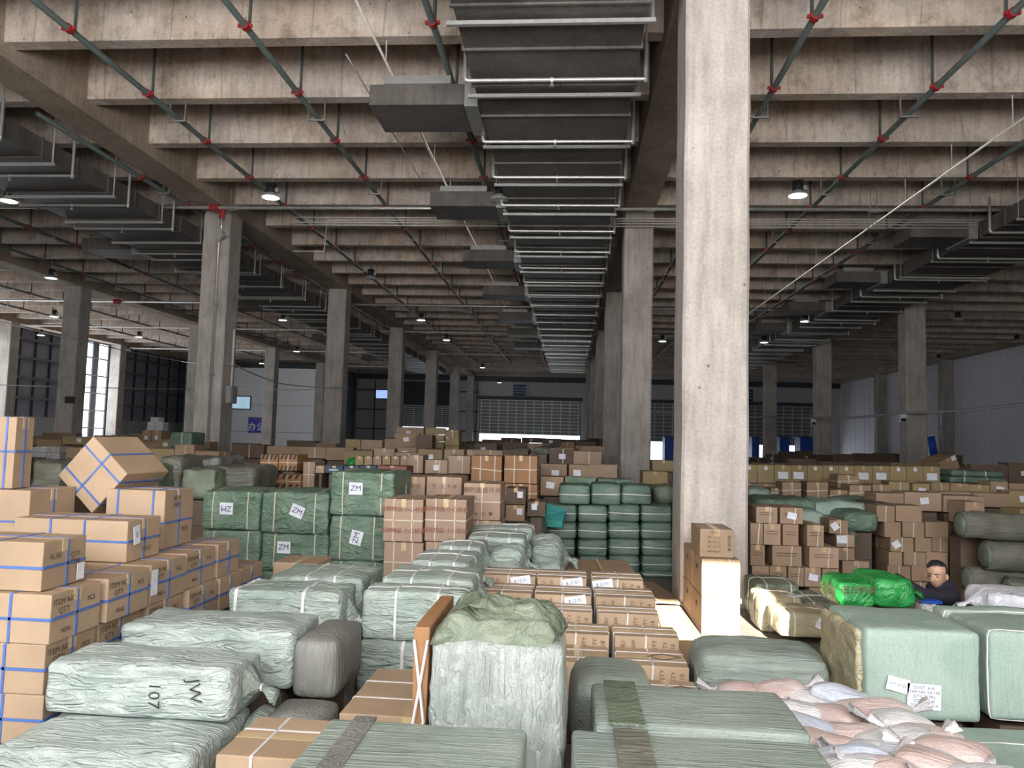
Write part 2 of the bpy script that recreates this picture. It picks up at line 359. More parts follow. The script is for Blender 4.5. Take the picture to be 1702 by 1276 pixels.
TXT = {}
def text_mesh(s, bold=0):
    if (s, bold) in TXT: return TXT[(s, bold)]
    c = bpy.data.curves.new('lettering', 'FONT'); c.body = s; c.align_x = 'CENTER'; c.align_y = 'CENTER'; c.size = 1; c.extrude = .012; c.resolution_u = 2; c.offset = bold
    o = bpy.data.objects.new('lettering_source', c); COL.objects.link(o)
    dg = bpy.context.evaluated_depsgraph_get(); me = bpy.data.meshes.new_from_object(o.evaluated_get(dg)); bpy.data.objects.remove(o); TXT[(s, bold)] = me; return me
def lettering(parent, s, size, loc, face='front', m='ink', roll=0, sx=1, name='lettering', bold=0):
    me = text_mesh(s, bold).copy(); me.materials.clear(); me.materials.append(M[m])
    o = bpy.data.objects.new(name, me); COL.objects.link(o); o.parent = parent; o.location = loc
    base = {'front': Matrix.Rotation(R(90), 3, 'X'), 'right': Matrix.Rotation(R(90), 3, 'Z') @ Matrix.Rotation(R(90), 3, 'X'),
            'left': Matrix.Rotation(R(-90), 3, 'Z') @ Matrix.Rotation(R(90), 3, 'X'), 'top': Matrix.Identity(3)}[face]
    o.rotation_euler = (base @ Matrix.Rotation(roll, 3, 'Z')).to_euler(); o.scale = (size*sx, size, size); return o
def sticker(parent, w, h, loc, face='front', roll=0, text=None, ts=.05, m='paper', tm='navy', name='paper_label', th=.003):
    base = {'front': Matrix.Rotation(R(90), 3, 'X'), 'right': Matrix.Rotation(R(90), 3, 'Z') @ Matrix.Rotation(R(90), 3, 'X'),
            'left': Matrix.Rotation(R(-90), 3, 'Z') @ Matrix.Rotation(R(90), 3, 'X'), 'top': Matrix.Identity(3)}[face]
    Mx = base @ Matrix.Rotation(roll, 3, 'Z')
    o = mkobj(name, bv(-w/2, w/2, -h/2, h/2, 0, th), BF, m, parent); o.location = loc; o.rotation_euler = Mx.to_euler()
    if text:
        lines = text.split('\n'); n = len(lines)
        for i, s in enumerate(lines):
            me = text_mesh(s).copy(); me.materials.clear(); me.materials.append(M[tm]); t = bpy.data.objects.new('lettering', me); COL.objects.link(t); t.parent = o
            t.location = (0, ((n-1)/2-i)*ts*1.05, th+.0005); t.scale = (ts, ts, ts)
    return o

PILE = MB(); CELLS = []
def fill_under(x0, x1, y0, y1, z, step=.36):
    """hidden lower cartons of a pile, all joined in the one stuff object"""
    if z < .02: return
    n = max(1, round(z/step)); e = .05
    for k in range(n): PILE.box(x0+e, x1-e, y0+e, y1-e, z*k/n+.001, z*(k+1)/n-(.004 if k < n-1 else .02))

CM = {}
def body(w, d, h, r, res, amp, seed, m, name, **kw):
    key = (round(w, 2), round(d, 2), round(h, 2), r, res, amp, seed % 5 if res > .12 else seed, m, tuple(sorted(kw.items())))
    if key in CM: me = CM[key]
    else:
        v, f = rbox(w, d, h, r, res, amp, seed, **kw); me = bpy.data.meshes.new(name); me.from_pydata(v, [], f); me.materials.append(M[m])
        me.polygons.foreach_set('use_smooth', [True]*len(me.polygons)) if r > .015 else None
        me.update(); CM[key] = me
    o = bpy.data.objects.new(name, me); COL.objects.link(o); return o
SEED = [0]
def carton(x0, x1, y0, y1, z0, z1, m='card', label=None, group=None, rot=0, straps=(), sm='cream_strap', sw=.014, near=False, tape=True, name='carton', fill=False, flaps=None):
    SEED[0] += 1; g = .003; w, d, h = x1-x0-2*g, y1-y0-2*g, z1-z0-g
    o = body(w, d, h, .006 if near else .005, .14 if near else 9, .004 if near else 0, SEED[0], m, name, **({'freq': 4.0} if near else {}))
    o.location = ((x0+x1)/2, (y0+y1)/2, z0); o.rotation_euler = (0, 0, rot); tag(o, label, 'carton', group)
    if tape:
        lx = w > d; t = MB(); tw = .03 if near else .025; T = h+.003
        hh = min(.08, h*.25)
        if lx:
            t.box(-w/2-.002, w/2+.002, -tw, tw, h-.002, T); t.box(-w/2-.004, -w/2+.001, -tw, tw, h-hh, T); t.box(w/2-.001, w/2+.004, -tw, tw, h-hh, T)
        else:
            t.box(-tw, tw, -d/2-.002, d/2+.002, h-.002, T); t.box(-tw, tw, -d/2-.004, -d/2+.001, h-hh, T); t.box(-tw, tw, d/2-.001, d/2+.004, h-hh, T)
        t.build('tape', 'tape', o)
    if flaps or (near and flaps is None):
        lx = w > d
        for s in (-1, 1):
            if lx: v = bv(-w/2+.004, w/2-.004, min(s*.003, s*(d/2-.004)), max(s*.003, s*(d/2-.004)), h-.001, h+.003)
            else: v = bv(min(s*.003, s*(w/2-.004)), max(s*.003, s*(w/2-.004)), -d/2+.004, d/2-.004, h-.001, h+.003)
            if tape: v = [(a, b, c-.0015) for a, b, c in v]
            mkobj('flap', v, BF, m, o)
    for s in straps: ring(o, w, d, h, .004, s[0], s[1]*{'x': w/2, 'y': d/2, 'z': 1}[s[0]] if s[0] != 'z' else s[1]*h, sw, sm, .005, skew=(s[2] if len(s) > 2 else 0))
    if fill: fill_under(x0, x1, y0, y1, z0)
    return o
def pcarton(u0, v0, u1, v1, Y, D=.45, **kw):
    """front face seen at these pixels when its plane stands at distance Y"""
    um = (u0+u1)/2; vm = (v0+v1)/2
    a, b, t, q = at(u0, vm, Y), at(u1, vm, Y), at(um, v0, Y), at(um, v1, Y)
    z0 = max(0, q.z); return carton(a.x, b.x, Y, Y+D, z0, max(t.z, z0+.1), **kw)
def bale(x0, x1, y0, y1, z0, z1, m='w_light', label=None, group=None, rot=0, straps=(), sm='white_strap', sw=.02, r=.03, res=.05, amp=.012, freq=4., bulge=.012, ridge=.6, name='wrapped_bale', fill=False, cat='bale', ties=(), tm=None, tilt=0):
    SEED[0] += 1; w, d, h = x1-x0, y1-y0, z1-z0
    o = body(w, d, h, r, res, amp, SEED[0], m, name, freq=freq, bulge=bulge, ridge=ridge)
    o.location = ((x0+x1)/2, (y0+y1)/2, z0); o.rotation_euler = (0, tilt, rot); tag(o, label, cat, group)
    for s in straps: wrap(o, w, d, h, s[0], s[1]*{'x': w/2, 'y': d/2}[s[0]] if s[0] != 'z' else s[1]*h, sw, sm, .005, skew=(s[2] if len(s) > 2 else 0))
    for t in ties: tied_end(o, t, w, d, h, tm or m)
    if fill: fill_under(x0+.03, x1-.03, y0+.03, y1-.03, z0)
    return o
def pbale(u0, v0, u1, v1, Y, D=.5, **kw):
    um = (u0+u1)/2; vm = (v0+v1)/2
    a, b, t, q = at(u0, vm, Y), at(u1, vm, Y), at(um, v0, Y), at(um, v1, Y); z0 = max(0, q.z)
    return bale(a.x, b.x, Y, Y+D, z0, max(t.z, z0+.1), **kw)
def tied_end(o, side, w, d, h, m, L=.16, r0=None, dz=.0):
    """gathered neck and frill of a tied sack end, side = +1 or -1 along x"""
    n = 28; prof = [(-.02, .30, .62), (.03, .22, .40), (.07, .10, .16), (.095, .045, .05), (.12, .07, .085), (.16, .15, .17), (.19, .12, .19)]
    vs = []; k = L/.19; ph = rnd.random()*6
    for (x, a, b_) in prof:
        for j in range(n):
            t = 2*math.pi*j/n; wv = 1+.13*math.sin(9*t+ph)+.07*math.sin(15*t+2*ph)
            vs.append((side*(w/2+x*k), math.cos(t)*a*d*wv*.9, h*.5+math.sin(t)*b_*h*wv*.75-max(0, x-.08)*.5))
    f = [(i*n+j, i*n+(j+1) % n, (i+1)*n+(j+1) % n, (i+1)*n+j) for i in range(len(prof)-1) for j in range(n)]
    if side < 0: f = [q[::-1] for q in f]
    f.append(tuple(range(len(vs)-n, len(vs))))
    e = mkobj('tied_end', vs, f, m, o, True)
    ring_ = MB(); pts = [(side*(w/2+.095*k), .055*d*math.cos(R(a)), h*.5+.06*h*math.sin(R(a))-.007) for a in range(0, 361, 30)]
    ring_.tube(pts, .005, 5, False).build('tie_cord', 'white_strap', e)
    return e

# ------------------------------------------------------------------ building shell
Y0, BAY = 9.386, 11.27
ROWX = {'L3': -34.8, 'L2': -22.78, 'L1': -10.66, 'R1': 1.351, 'R2': 13.59, 'R3': 25.6}
CW, CTOP, RIBZ, SLAB = .8, 8.26, 8.52, 9.74
def struct(o): o['kind'] = 'structure'; return o
struct(MB().box(-36, 27, -3, 77.6, -.2, 0).build('floor', 'conc_floor'))
struct(MB().box(-80, 70, -60, -3.1, -.3, -.1).build('ground', 'ground'))
ceil = struct(MB().box(-36, 27, -3.2, 77.6, SLAB, SLAB+.2).build('ceiling', 'conc_ceil'))
# longitudinal girders over the column rows
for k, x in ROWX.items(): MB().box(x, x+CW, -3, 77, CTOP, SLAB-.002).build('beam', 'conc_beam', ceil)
xs = sorted(ROWX.values())
for i in range(len(xs)-1):
    for k in range(-4, 30):
        y = Y0+.184+k*2.254; wd = .33 if k % 5 else .5
        if y > 76.3: continue
        e = .012*math.sin(k*2.3+i); zb = RIBZ+.02*math.sin(k*1.7+i*2)
        a, b = xs[i]+CW+.002, xs[i+1]-.002; top = SLAB-.002; tp = .03
        v = [(a, y+tp, zb), (b, y+tp, zb), (b, y+wd-tp, zb), (a, y+wd-tp, zb), (a, y, top), (b, y, top), (b, y+wd, top), (a, y+wd, top)]
        mkobj('rib', v, BF, 'conc_ceil', ceil)
def column(x, y, w=CW, m='conc_col', chamfer=.035):
    q = w; c = chamfer; P = [(c, 0), (q-c, 0), (q, c), (q, q-c), (q-c, q), (c, q), (0, q-c), (0, c)]
    vs = []; nz = 12
    for k in range(nz+1):
        z = CTOP*k/nz; j = .006*math.sin(k*2.1+x)
        vs += [(x+p+j, y+r_, z) for p, r_ in P]
    f = [(k*8+i, k*8+(i+1) % 8, (k+1)*8+(i+1) % 8, (k+1)*8+i) for k in range(nz) for i in range(8)]
    f += [tuple(range(7, -1, -1)), tuple(nz*8+i for i in range(8))]
    return struct(mkobj('column', vs, f, m))
for k, x in ROWX.items():
    for i in range(0, 6):
        if k in ('L1', 'L2', 'L3') and i == 0: continue
        if k in ('R2', 'R3') and i <= 1: continue
        if k == 'L2' and i == 1: continue
        if k == 'L3' and i < 3: continue
        column(x, Y0+BAY*i)
for k in ('L1', 'L2', 'R1'):
    column(ROWX[k]+.05, 76.2, .7)

# walls ------------------------------------------------------------
def wall_panels(name, axis, pos, spans, zs, m, rev=False, proud=.05, step=1.0):
    """cladding wall made of folded sheets, each a part"""
    base = None
    return base
# left wall: grey cladding in a dark frame of studs and rails, pale corrugated sheet below
wl = MB(); XW = -35.6
for (a, b) in ((-3, 50.6), (56.0, 77.0)): wl.box(XW-.2, XW, a, b, 0, SLAB)
wl.box(XW-.2, XW, 50.6, 56.0, 0, .6).box(XW-.2, XW, 50.6, 56.0, 8.3, SLAB)
wleft = struct(wl.build('wall_left', 'wallg'))
low = MB(); y = 20.0
while y < 50.4: low.box(XW+.002, XW+.07, y, y+.14, 0, 2.55); y += .3
y = 56.2
while y < 76: low.box(XW+.002, XW+.07, y, y+.14, 0, 2.55); y += .3
low.box(XW+.001, XW+.03, 20, 50.4, 0, 2.6).box(XW+.001, XW+.03, 56.2, 76.5, 0, 2.6)
o = low.build('corrugated_sheet', 'walllow', wleft); o['kind'] = 'stuff'
for y in [30+1.45*i for i in range(15)] + [57.2+1.75*i for i in range(11)]:
    if 50.4 < y < 56: continue
    MB().box(XW+.03, XW+.13, y, y+.12, 2.6, 8.3).build('stud', 'frame', wleft)
for z in (3.7, 5.0, 6.3, 7.5):
    for (a, b) in ((28, 50.5), (56.1, 76.5)): MB().box(XW+.1, XW+.26, a, b, z, z+.16).build('rail', 'rail', wleft)
win = struct(MB().box(XW-.12, XW-.02, 51.6, 52.0, .6, 8.3).build('window_1', 'rail'))
for (a, b) in ((53.7, 54.35), (55.55, 56.0), (50.6, 50.8)): MB().box(XW-.12, XW-.02, a, b, .6, 8.3).build('window_post', 'rail', win)
for z in (1.9, 3.2, 4.5, 5.8, 7.1): MB().box(XW-.02, XW+.08, 50.6, 56.0, z, z+.09).build('window_rail', 'galvd', win)
# right wall
XR = 26.38
wright = struct(MB().box(XR, XR+.2, -3, 77.2, 0, SLAB).build('wall_right', 'wallr'))
y = 20.0; i = 0
while y < 76.4:
    j = .008+.012*((i*7) % 3)
    MB().box(XR-j, XR+.001, y+.012, y+1.13, 0, CTOP+.02).build('panel', 'wallr', wright); y += 1.15; i += 1
# back wall with the shutter doors
XB = (-9.25, .85); 
wb = MB(); YB = 77.0
openings = [(-9.3, .9, 5.95), (13.9+.6, 24.6, 6.0), (2.9, 12.9, 6.0), (-17.3, -12.0, 5.2)]
xs_ = [-36]; 
for a, b, t in sorted(openings): xs_ += [a, b]
xs_.append(27)
for i in range(0, len(xs_), 2): wb.box(xs_[i], xs_[i+1], YB, YB+.25, 0, SLAB)
for a, b, t in openings: wb.box(a, b, YB, YB+.25, t, SLAB)
wback = struct(wb.build('wall_back', 'wall'))
for i in range(46):
    x = -35.3+1.36*i; 
    hi = 7.75
    lo = 0
    for a, b, t in openings:
        if x+1.3 > a and x < b: lo = t+.45
    MB().box(x, x+1.32, YB-.03-.01*(i % 2), YB-.001, lo, hi).build('panel', 'wall', wback)
for a, b in ((-23.1, -17.5), (-11.9, -9.4)):
    for z in (2.6, 4.6, 6.6): MB().box(a, b, YB-.16, YB-.04, z, z+.12).build('rail', 'frame', wback)
    for x in (a+.3, (a+b)/2, b-.3): MB().box(x, x+.1, YB-.14, YB-.045, 0, 7.7).build('stud', 'frame', wback)
MB().box(-36, 26.3, YB-.5, YB-.1, 7.8, 8.3).build('lintel', 'frame', wback)
struct(MB().box(-36, 27, -3.3, -3.05, 5.98, SLAB).box(-36, 1.12, -3.3, -3.05, 5.02, 5.98).box(2.36, 27, -3.3, -3.05, 5.02, 5.98).box(-36, -9, -3.3, -3.05, 0, 5.02).box(7, 27, -3.3, -3.05, 0, 5.02).build('wall_front', 'wall'))  # unseen wall, its slot and closed sides shaped to limit sun and daylight
struct(MB().box(-40, 30, -15, -3.31, 4.92, 5.05).build('added_sun_canopy', 'wallg'))  # unseen slab added to keep the sun off the foreground goods
def shutter(n, x0, x1, zt, zb, nv, label):
    d = struct(MB().box(x0-.12, x1+.12, YB-.06, YB-.045, zb, zt+.1).build('door_%d' % n, 'shutter'))
    rows = 10; hz = (zt-zb)/rows
    for k in range(rows): MB().box(x0+.03, x1-.03, YB-.1, YB-.061, zb+hz*k+.05, zb+hz*(k+1)-.03).build('slat', 'shutter', d)
    for k in range(nv+1):
        x = x0+.05+(x1-x0-.2)*k/nv; MB().box(x, x+.09, YB-.17, YB-.101, zb, zt).build('door_stile', 'shutterf', d)
    for k in range(rows+1): z = zb+hz*k; MB().box(x0, x1, YB-.22, YB-.171, z-.04, z+.04).build('door_rail', 'shutterf', d)
    MB().box(x0-.3, x1+.3, YB-.35, YB-.23, zt+.05, zt+.4).build('door_head', 'frame', d)
    return d
shutter(1, -9.25, .85, 5.9, 2.5, 11, '')
shutter(2, 2.95, 12.85, 5.9, 2.15, 11, '')
shutter(3, 14.5, 24.6, 5.9, 2.1, 11, '')
shutter(4, -17.2, -12.1, 5.15, 3.0, 5, '')
struct(MB().box(-17.2, -12.1, YB-.3, YB-.1, 5.2, 7.6).build('trim_1', 'officed'))
for k, (x0, w_, z, h_, nm) in enumerate(((-5.9, 1.25, 6.35, 1.15, 'middle'), (16.4, 1.5, 6.3, 1.2, 'far right'))):
    b = tag(MB().box(x0, x0+w_, YB-.48, YB-.4, z, z+h_).build('notice_board', 'signdark'), 'dark blue notice board above the %s shutter door' % nm, 'sign')
    for r_ in range(3): 
        t = lettering(b, 'WMWM HMW', .2, (x0+w_/2, YB-.485, z+h_-.3-.28*r_), m='wallr'); t.name = 'lettering'
screen = tag(MB().box(-20.1, -18.6, YB-.55, YB-.3, 5.7, 6.7).build('wall_screen', 'frame'), 'lit blue and white screen high on the far wall beside the pillars', 'screen')
mkobj('display', bv(-20.02, -18.68, YB-.56, YB-.551, 5.78, 6.62), BF, flat('screen glow', (.35, .5, 1), .3, 0, 1.2, (.35, .5, 1)), screen)
# office block in the far corner
ox0, ox1, oy0 = -30.5, -22.05, 66.2
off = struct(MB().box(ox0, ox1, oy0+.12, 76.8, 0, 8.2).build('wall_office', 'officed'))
for (a, b, lo, hi) in ((ox0, ox1, 0, 2.0), (ox0, ox1, 2.03, 4.4), (ox0, ox1, 4.43, 7.75)):
    MB().box(a, b, oy0, oy0+.12, lo, hi).build('panel', 'office', off)
p0 = at(383, 657, oy0); p1 = at(417, 681, oy0)
w2 = struct(MB().box(p0.x, p1.x, oy0-.06, oy0-.003, p1.z, p0.z).build('window_2', 'frame'))
mkobj('pane', bv(p0.x+.12, p1.x-.1, oy0-.08, oy0-.061, p1.z+.1, p0.z-.1), BF, 'glassb', w2)
w3 = struct(MB().box(ox1+.003, ox1+.06, oy0+2, oy0+4.6, 4.0, 5.6).build('window_3', 'frame'))
mkobj('pane', bv(ox1+.061, ox1+.08, oy0+2.4, oy0+4.2, 4.15, 5.4), BF, 'glassb', w3)
p0 = at(413, 693, oy0-.1); p1 = at(413, 719, oy0-.1); sw_ = 3*1.0
sg = tag(MB().box(p0.x, p0.x+2.4, oy0-.12, oy0-.005, p1.z, p0.z).build('office_sign', 'signblue'), 'blue sign with white characters on the white office wall', 'sign')
lettering(sg, '办公室', .8, (p0.x+1.2, oy0-.125, p1.z+.5), m='signw', bold=.02)
lettering(sg, '外贸', .3, (p0.x+.85, oy0-.125, p0.z-.18), m='red')

# ------------------------------------------------------------------ air ducts
def overhead(y):
    k = (y-Y0-.184)/2.254; f = (k-math.floor(k))*2.254; w = .5 if math.floor(k) % 5 == 0 else .33
    return RIBZ+.01 if f < w+.02 or f > 2.23 else SLAB-.005
DZ0, DZ1 = 7.55, 7.95
def air_duct(xa, xb, ys, ye, branches, bl, label, sideL=True, detail=40):
    D = tag(empty('air_duct', (0, 0, 0)), label, 'air duct')
    y = ys; i = 0
    while y < ye:
        e = .006*(i % 2)
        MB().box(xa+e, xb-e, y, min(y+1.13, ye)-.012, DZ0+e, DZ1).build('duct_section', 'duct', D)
        if y < detail: MB().box(xa-.03, xb+.03, y-.03, y+.012, DZ0-.03, DZ1+.02).build('flange', 'duct', D)
        y += 1.127; i += 1
    y = ys-.6; i = 0
    while y < ye:
        k = MB().box(xa-.12, xb+.12, y-.03, y+.03, DZ0-.1, DZ0-.045)
        n = 4
        k.tube([(xa-.08, y, DZ0-.1), (xa-.08, y, overhead(y))], .012, n).tube([(xb+.08, y, DZ0-.1), (xb+.08, y, overhead(y))], .02, n)
        k.build('hanger', 'galv', D); y += 2.15; i += 1
    for by in branches:
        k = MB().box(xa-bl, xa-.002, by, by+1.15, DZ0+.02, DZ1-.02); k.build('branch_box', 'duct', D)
        MB().box(xa-bl+.25, xa-.5, by-.02, by+.5, DZ1-.018, DZ1+.12).build('outlet_grille', 'galvd', D)
        MB().box(xa-.25, xa-.02, by-.04, by+1.19, DZ0-.03, DZ1).build('collar', 'galvd', D)
    return D
mainb = [12.35, 17.95, 23.6, 29.2, 35.3, 40.5, 46.2]
air_duct(-1.66, .88, 6.0, 62, mainb, 1.9, 'wide grey air duct over the middle aisle beside the big front pillar')
air_duct(-13.67, -11.13, 9.0, 66, [22.5, 33, 44, 55], 1.9, 'grey air duct running behind the beam on the window side')
air_duct(10.58, 13.12, 17.0, 66, [20.5, 26.2, 31.8, 37.4, 43], 1.7, 'grey air duct in the dark bay beside the pale wall')
# galvanised sprinkler arms slung under the ducts
ARM = {}
def arm(x0, x1, y, zl, zr, label, group, key):
    hi = overhead(y); key += str(hi > 9)
    if key in ARM:
        o = inst(ARM[key], loc=(x0, y, 7.42)); o['label'] = label; o['group'] = group
        for c in ARM[key].children: inst(c, parent=o)
        return o
    w = x1-x0
    o = MB().tube([(0, 0, zl), (0, 0, .06), (.02, 0, .01), (.06, 0, 0), (w-.05, 0, 0), (w, 0, 0), (w, 0, .0)], .032, 8).build('sprinkler_branch', 'galv', None, True)
    o.location = (x0, y, 7.42); tag(o, label, 'pipe', group)
    MB().tube([(w-.03, 0, -.06), (w-.03, 0, zr)], .035, 8).tube([(w-.03, 0, zr-.1), (w-.03, 0, hi-7.42)], .02, 6).build('riser', 'galvd', o)
    n = MB().lathe([(.028, 0), (.03, -.03), (.012, -.035), (.012, -.085), (.035, -.09), (.035, -.1)], 8, (w*.48, 0, 0)); n.build('nozzle', 'galv', o)
    MB().tube([(w*.48-.02, 0, 0), (w*.48+.02, 0, 0)], .045, 8).build('fitting', 'galv', o)
    ARM[key] = o; return o
ys_mid = [11.2, 13.6, 15.5, 17.4, 19.6, 21.8, 23.9, 26.1, 28.4, 30.6, 32.9, 35.1, 37.4, 39.6, 42, 45, 48.5, 52, 56]
ON = 'first second third fourth fifth sixth seventh eighth ninth tenth eleventh twelfth thirteenth fourteenth fifteenth sixteenth seventeenth eighteenth nineteenth twentieth'.split()
for i_, y in enumerate(ys_mid): arm(-1.74, 1.05, y, .62, .55, ON[i_]+' galvanised sprinkler arm slung under the middle air duct, counting away from the camera', 'sprinkler arms under the middle duct', 'm')
for i_, y in enumerate([13.3, 15.4, 17.5, 19.6, 22.4, 25, 27.4, 30, 32.6, 35.3, 38, 41, 44.5, 48.5, 53]): arm(-13.8, -10.95, y, .4, .8, ON[i_]+' galvanised sprinkler arm slung under the window side duct, counting away from the camera', 'sprinkler arms under the window side duct', 'l')
for i_, y in enumerate([19.5, 22.2, 25.1, 28, 31, 34, 37.2, 40.6, 44.4, 48.5, 53, 58]): arm(10.35, 13.2, y, .9, .4, ON[i_]+' galvanised sprinkler arm under the duct by the pale wall, counting away from the camera', 'sprinkler arms under the wall side duct', 'r')

# sprinkler mains running away from the camera
def main_pipe(x, ys, ye, label, red=True, z=8.2, r=.052):
    P = tag(empty('sprinkler_pipe', (x, 0, 0)), label, 'pipe', 'sprinkler pipes under the ceiling ribs')
    MB().tube([(0, ys, z), (0, ye, z)], r, 10).build('pipe_run', 'pipeg', P, True)
    base = {}
    for k in range(-4, 30):
        y = Y0+.184+k*2.254
        if y < ys+.3 or y > min(ye, 62)-.3: continue
        for (nm, yy) in (('coupling', y+1.35), ('riser', y+1.5), ('bracket', y+.17)):
            if nm == 'bracket' and k % 2: continue
            if nm in base: inst(base[nm], parent=P, loc=(0, yy, z)); continue
            if nm == 'coupling': q = MB().tube([(0, -.05, 0), (0, .05, 0)], r+.022, 10).box(-r-.06, r+.06, -.02, .02, -.025, .025).build('coupling', 'red', P)
            elif nm == 'riser': q = MB().tube([(0, 0, r*.5), (0, 0, SLAB-z-.5)], .028, 6).build('riser', 'pipeg', P)
            else:
                q = MB().box(-.17, .17, -.02, .02, -r-.03, -r).box(-.17, -.15, -.02, .02, -r-.03, RIBZ-z).box(.15, .17, -.02, .02, -r-.03, RIBZ-z).build('bracket', 'galvd', P)
            q.location = (0, yy, z); base[nm] = q
    return P
for x, nm in ((-8.02, 'passing above the pillar on the window side'), (-5.15, 'with red couplings in the middle of the bright bay'), (-2.22, 'running close beside the middle air duct'), (3.42, 'that meets the edge of the big front pillar'), (6.16, 'with a long slant in the bay beyond the big front pillar')):
    main_pipe(x, 4, 66, 'grey green sprinkler pipe '+nm)
for x, nm in ((-14.35, 'beyond the first beam below the window side duct'), (-17.2, 'second beyond the first beam on the window side'), (-20.0, 'next to the second beam on the window side'), (-25.6, 'just past the second row of pillars'), (-29.4, 'in the bay beside the tall windows'), (-10.82, 'tucked between beam and window side duct'), (9.0, 'beside the wall side duct')):
    main_pipe(x, 14, 66, 'dark sprinkler pipe '+nm)
# cross pipes in front of the column heads
def cross(y, z, x0, x1, r, label, m='pipew', hang=True, parts=True):
    o = MB().tube([(x0, y, z), (x1, y, z)], r, 10).build('cross_pipe', m, None, True); tag(o, label, 'pipe')
    x = x0+2.2; b = None
    while hang and x < x1-.5:
        if b: inst(b, parent=o, loc=(x, y, z))
        else:
            b = MB().tube([(0, 0, -r-.02), (0, 0, RIBZ-z+.1)], .014, 4).tube([(.16, 0, -r-.02), (.16, 0, RIBZ-z+.1)], .014, 4).box(-.02, .18, -.02, .02, -r-.03, -r-.005).build('hanger', 'galvd', o); b.location = (x, y, z)
        x += 5.7
    return o
cp = cross(19.85, 8.1, -34.5, 25.5, .048, 'long pale pipe crossing in front of the first pillar heads', 'galv')
v = MB().tube([(-.12, 0, 0), (.12, 0, 0)], .1, 10).build('valve', 'red', cp); v.location = (-9.95, 19.85, 8.1)
v = MB().tube([(0, 0, .1), (0, 0, -.14)], .08, 10).build('valve', 'red', cp); v.location = (-9.72, 19.85, 7.93)
cp2 = cross(34.85, 8.1, -34.5, 25.5, .05, 'pale pipe crossing behind the second pillar heads', 'galv'); 
v = MB().tube([(-.15, 0, 0), (.15, 0, 0)], .12, 8).build('valve', 'red', cp2); v.location = (-22.1, 34.85, 8.1)
cross(43.7, 8.1, -34.5, 25.5, .05, 'pale pipe crossing behind the third pillar heads', 'pipew')
cross(55.2, 8.1, -34.5, 25.5, .05, 'dim pale pipe crossing near the fourth pillar heads', 'pipew')
cross(66.4, 8.1, -34.5, 25.5, .05, 'dim pale pipe crossing close before the far wall', 'pipew')
for i, (z, nm) in enumerate(((8.02, 'topmost'), (7.95, 'second from the top'), (7.88, 'third from the top'), (7.80, 'lowest'))):
    o = MB().tube([(-7.9+.35*i*0, 20.45, z-(.9 if i == 1 else 0)), (-7.0 if i == 1 else -6.4, 20.45, z-(.9 if i == 1 else 0)), (-6.95 if i == 1 else -6.3, 20.45, z), (12.0, 20.45, z)], .018, 6).build('conduit', 'pipew', None, True)
    tag(o, 'thin pale conduit, %s of the four between the first pillar heads' % nm, 'conduit')
# electric conduits that hang on short rods and run away
def lamp_line(x, ys, ye, z, label):
    o = MB().tube([(x, ys, z), (x, ye, z)], .022, 6).build('lamp_conduit', 'pipew', None, True); tag(o, label, 'conduit')
    b = None; k = -3
    while True:
        y = Y0+.184+k*2.254+.16; k += 1
        if y < ys: continue
        if y > min(ye, 45): break
        if b: inst(b, parent=o, loc=(x, y, z))
        else: b = MB().tube([(0, 0, 0), (0, 0, RIBZ-z+.03)], .012, 4).build('hanger_rod', 'pipew', o); b.location = (x, y, z)
lamp_line(-3.2, 4, 60, 8.15, 'thin pale lamp conduit hung under the ribs of the bright bay')
lamp_line(8.0, 6, 60, 7.95, 'thin pale lamp conduit hung under the ribs beyond the big pillar')
# drain pipe down the first window side column, switch boxes
o = MB().tube([(-9.72, 19.85, 7.8), (-9.72, 19.85, 7.45), (-9.72, 20.0, 7.42), (-10.1, 20.55, 7.40), (-10.14, 20.6, 7.3), (-10.14, 20.6, 0)], .045, 8).build('drain_pipe', 'galv', None, True); tag(o, 'pale drain pipe down the front of the first window side pillar', 'pipe')
for k_, z in enumerate((1.6, 3.5, 5.5)): MB().box(-10.21, -10.07, 20.54, 20.655, z, z+.05).build('pipe_clip', 'galvd', o)
o = MB().box(-9.855, -9.70, 20.95, 21.35, 2.75, 3.25).build('switch_box', 'galvd'); tag(o, 'small grey switch box on the side of the pillar with the drain pipe', 'switch box')
MB().box(-9.70, -9.69, 21.0, 21.3, 2.8, 3.2).build('cover', 'galvd', o); MB().tube([(-9.8, 21.15, 3.25), (-9.8, 21.15, 4.9)], .03, 6).build('conduit', 'pipew', o)
o = MB().box(-22.3, -21.9, 31.82, 31.925, 3.0, 3.3).build('black_box', 'black'); tag(o, 'small black box fixed to the outermost visible pillar', 'box'); o.location = (-9.5+9.5, 0, 0)
for (x, y, nm) in ((13.6-.04, 31.94, 'second'), (13.6-.04, 43.2, 'third')):
    p = at(1500, 693, 31.9) if nm == 'second' else at(1352, 700, 43.1)
    o = MB().box(p.x-.12, p.x+.12, y-.14, y-.012, p.z-.2, p.z+.2).build('socket_box', 'signw'); tag(o, 'small white box on the %s pillar from the pale wall' % ('nearer' if nm == 'second' else 'more distant'), 'box'); MB().box(p.x-.1, p.x+.1, y-.16, y-.141, p.z-.18, p.z-.05).build('cover', 'black', o)
for (x, y) in ((25.45, 65.9), (25.42, 54.4)): 
    o = MB().tube([(x, y, 0), (x, y, 8.2)], .05, 8).build('downpipe', 'galv', None, True); tag(o, 'pale downpipe on the %s wall pillar' % ('darker farther' if y > 60 else 'nearer pale'), 'pipe'); MB().box(x-.07, x+.07, y-.05, y+.05, 3.5, 3.58).build('pipe_clip', 'galvd', o)
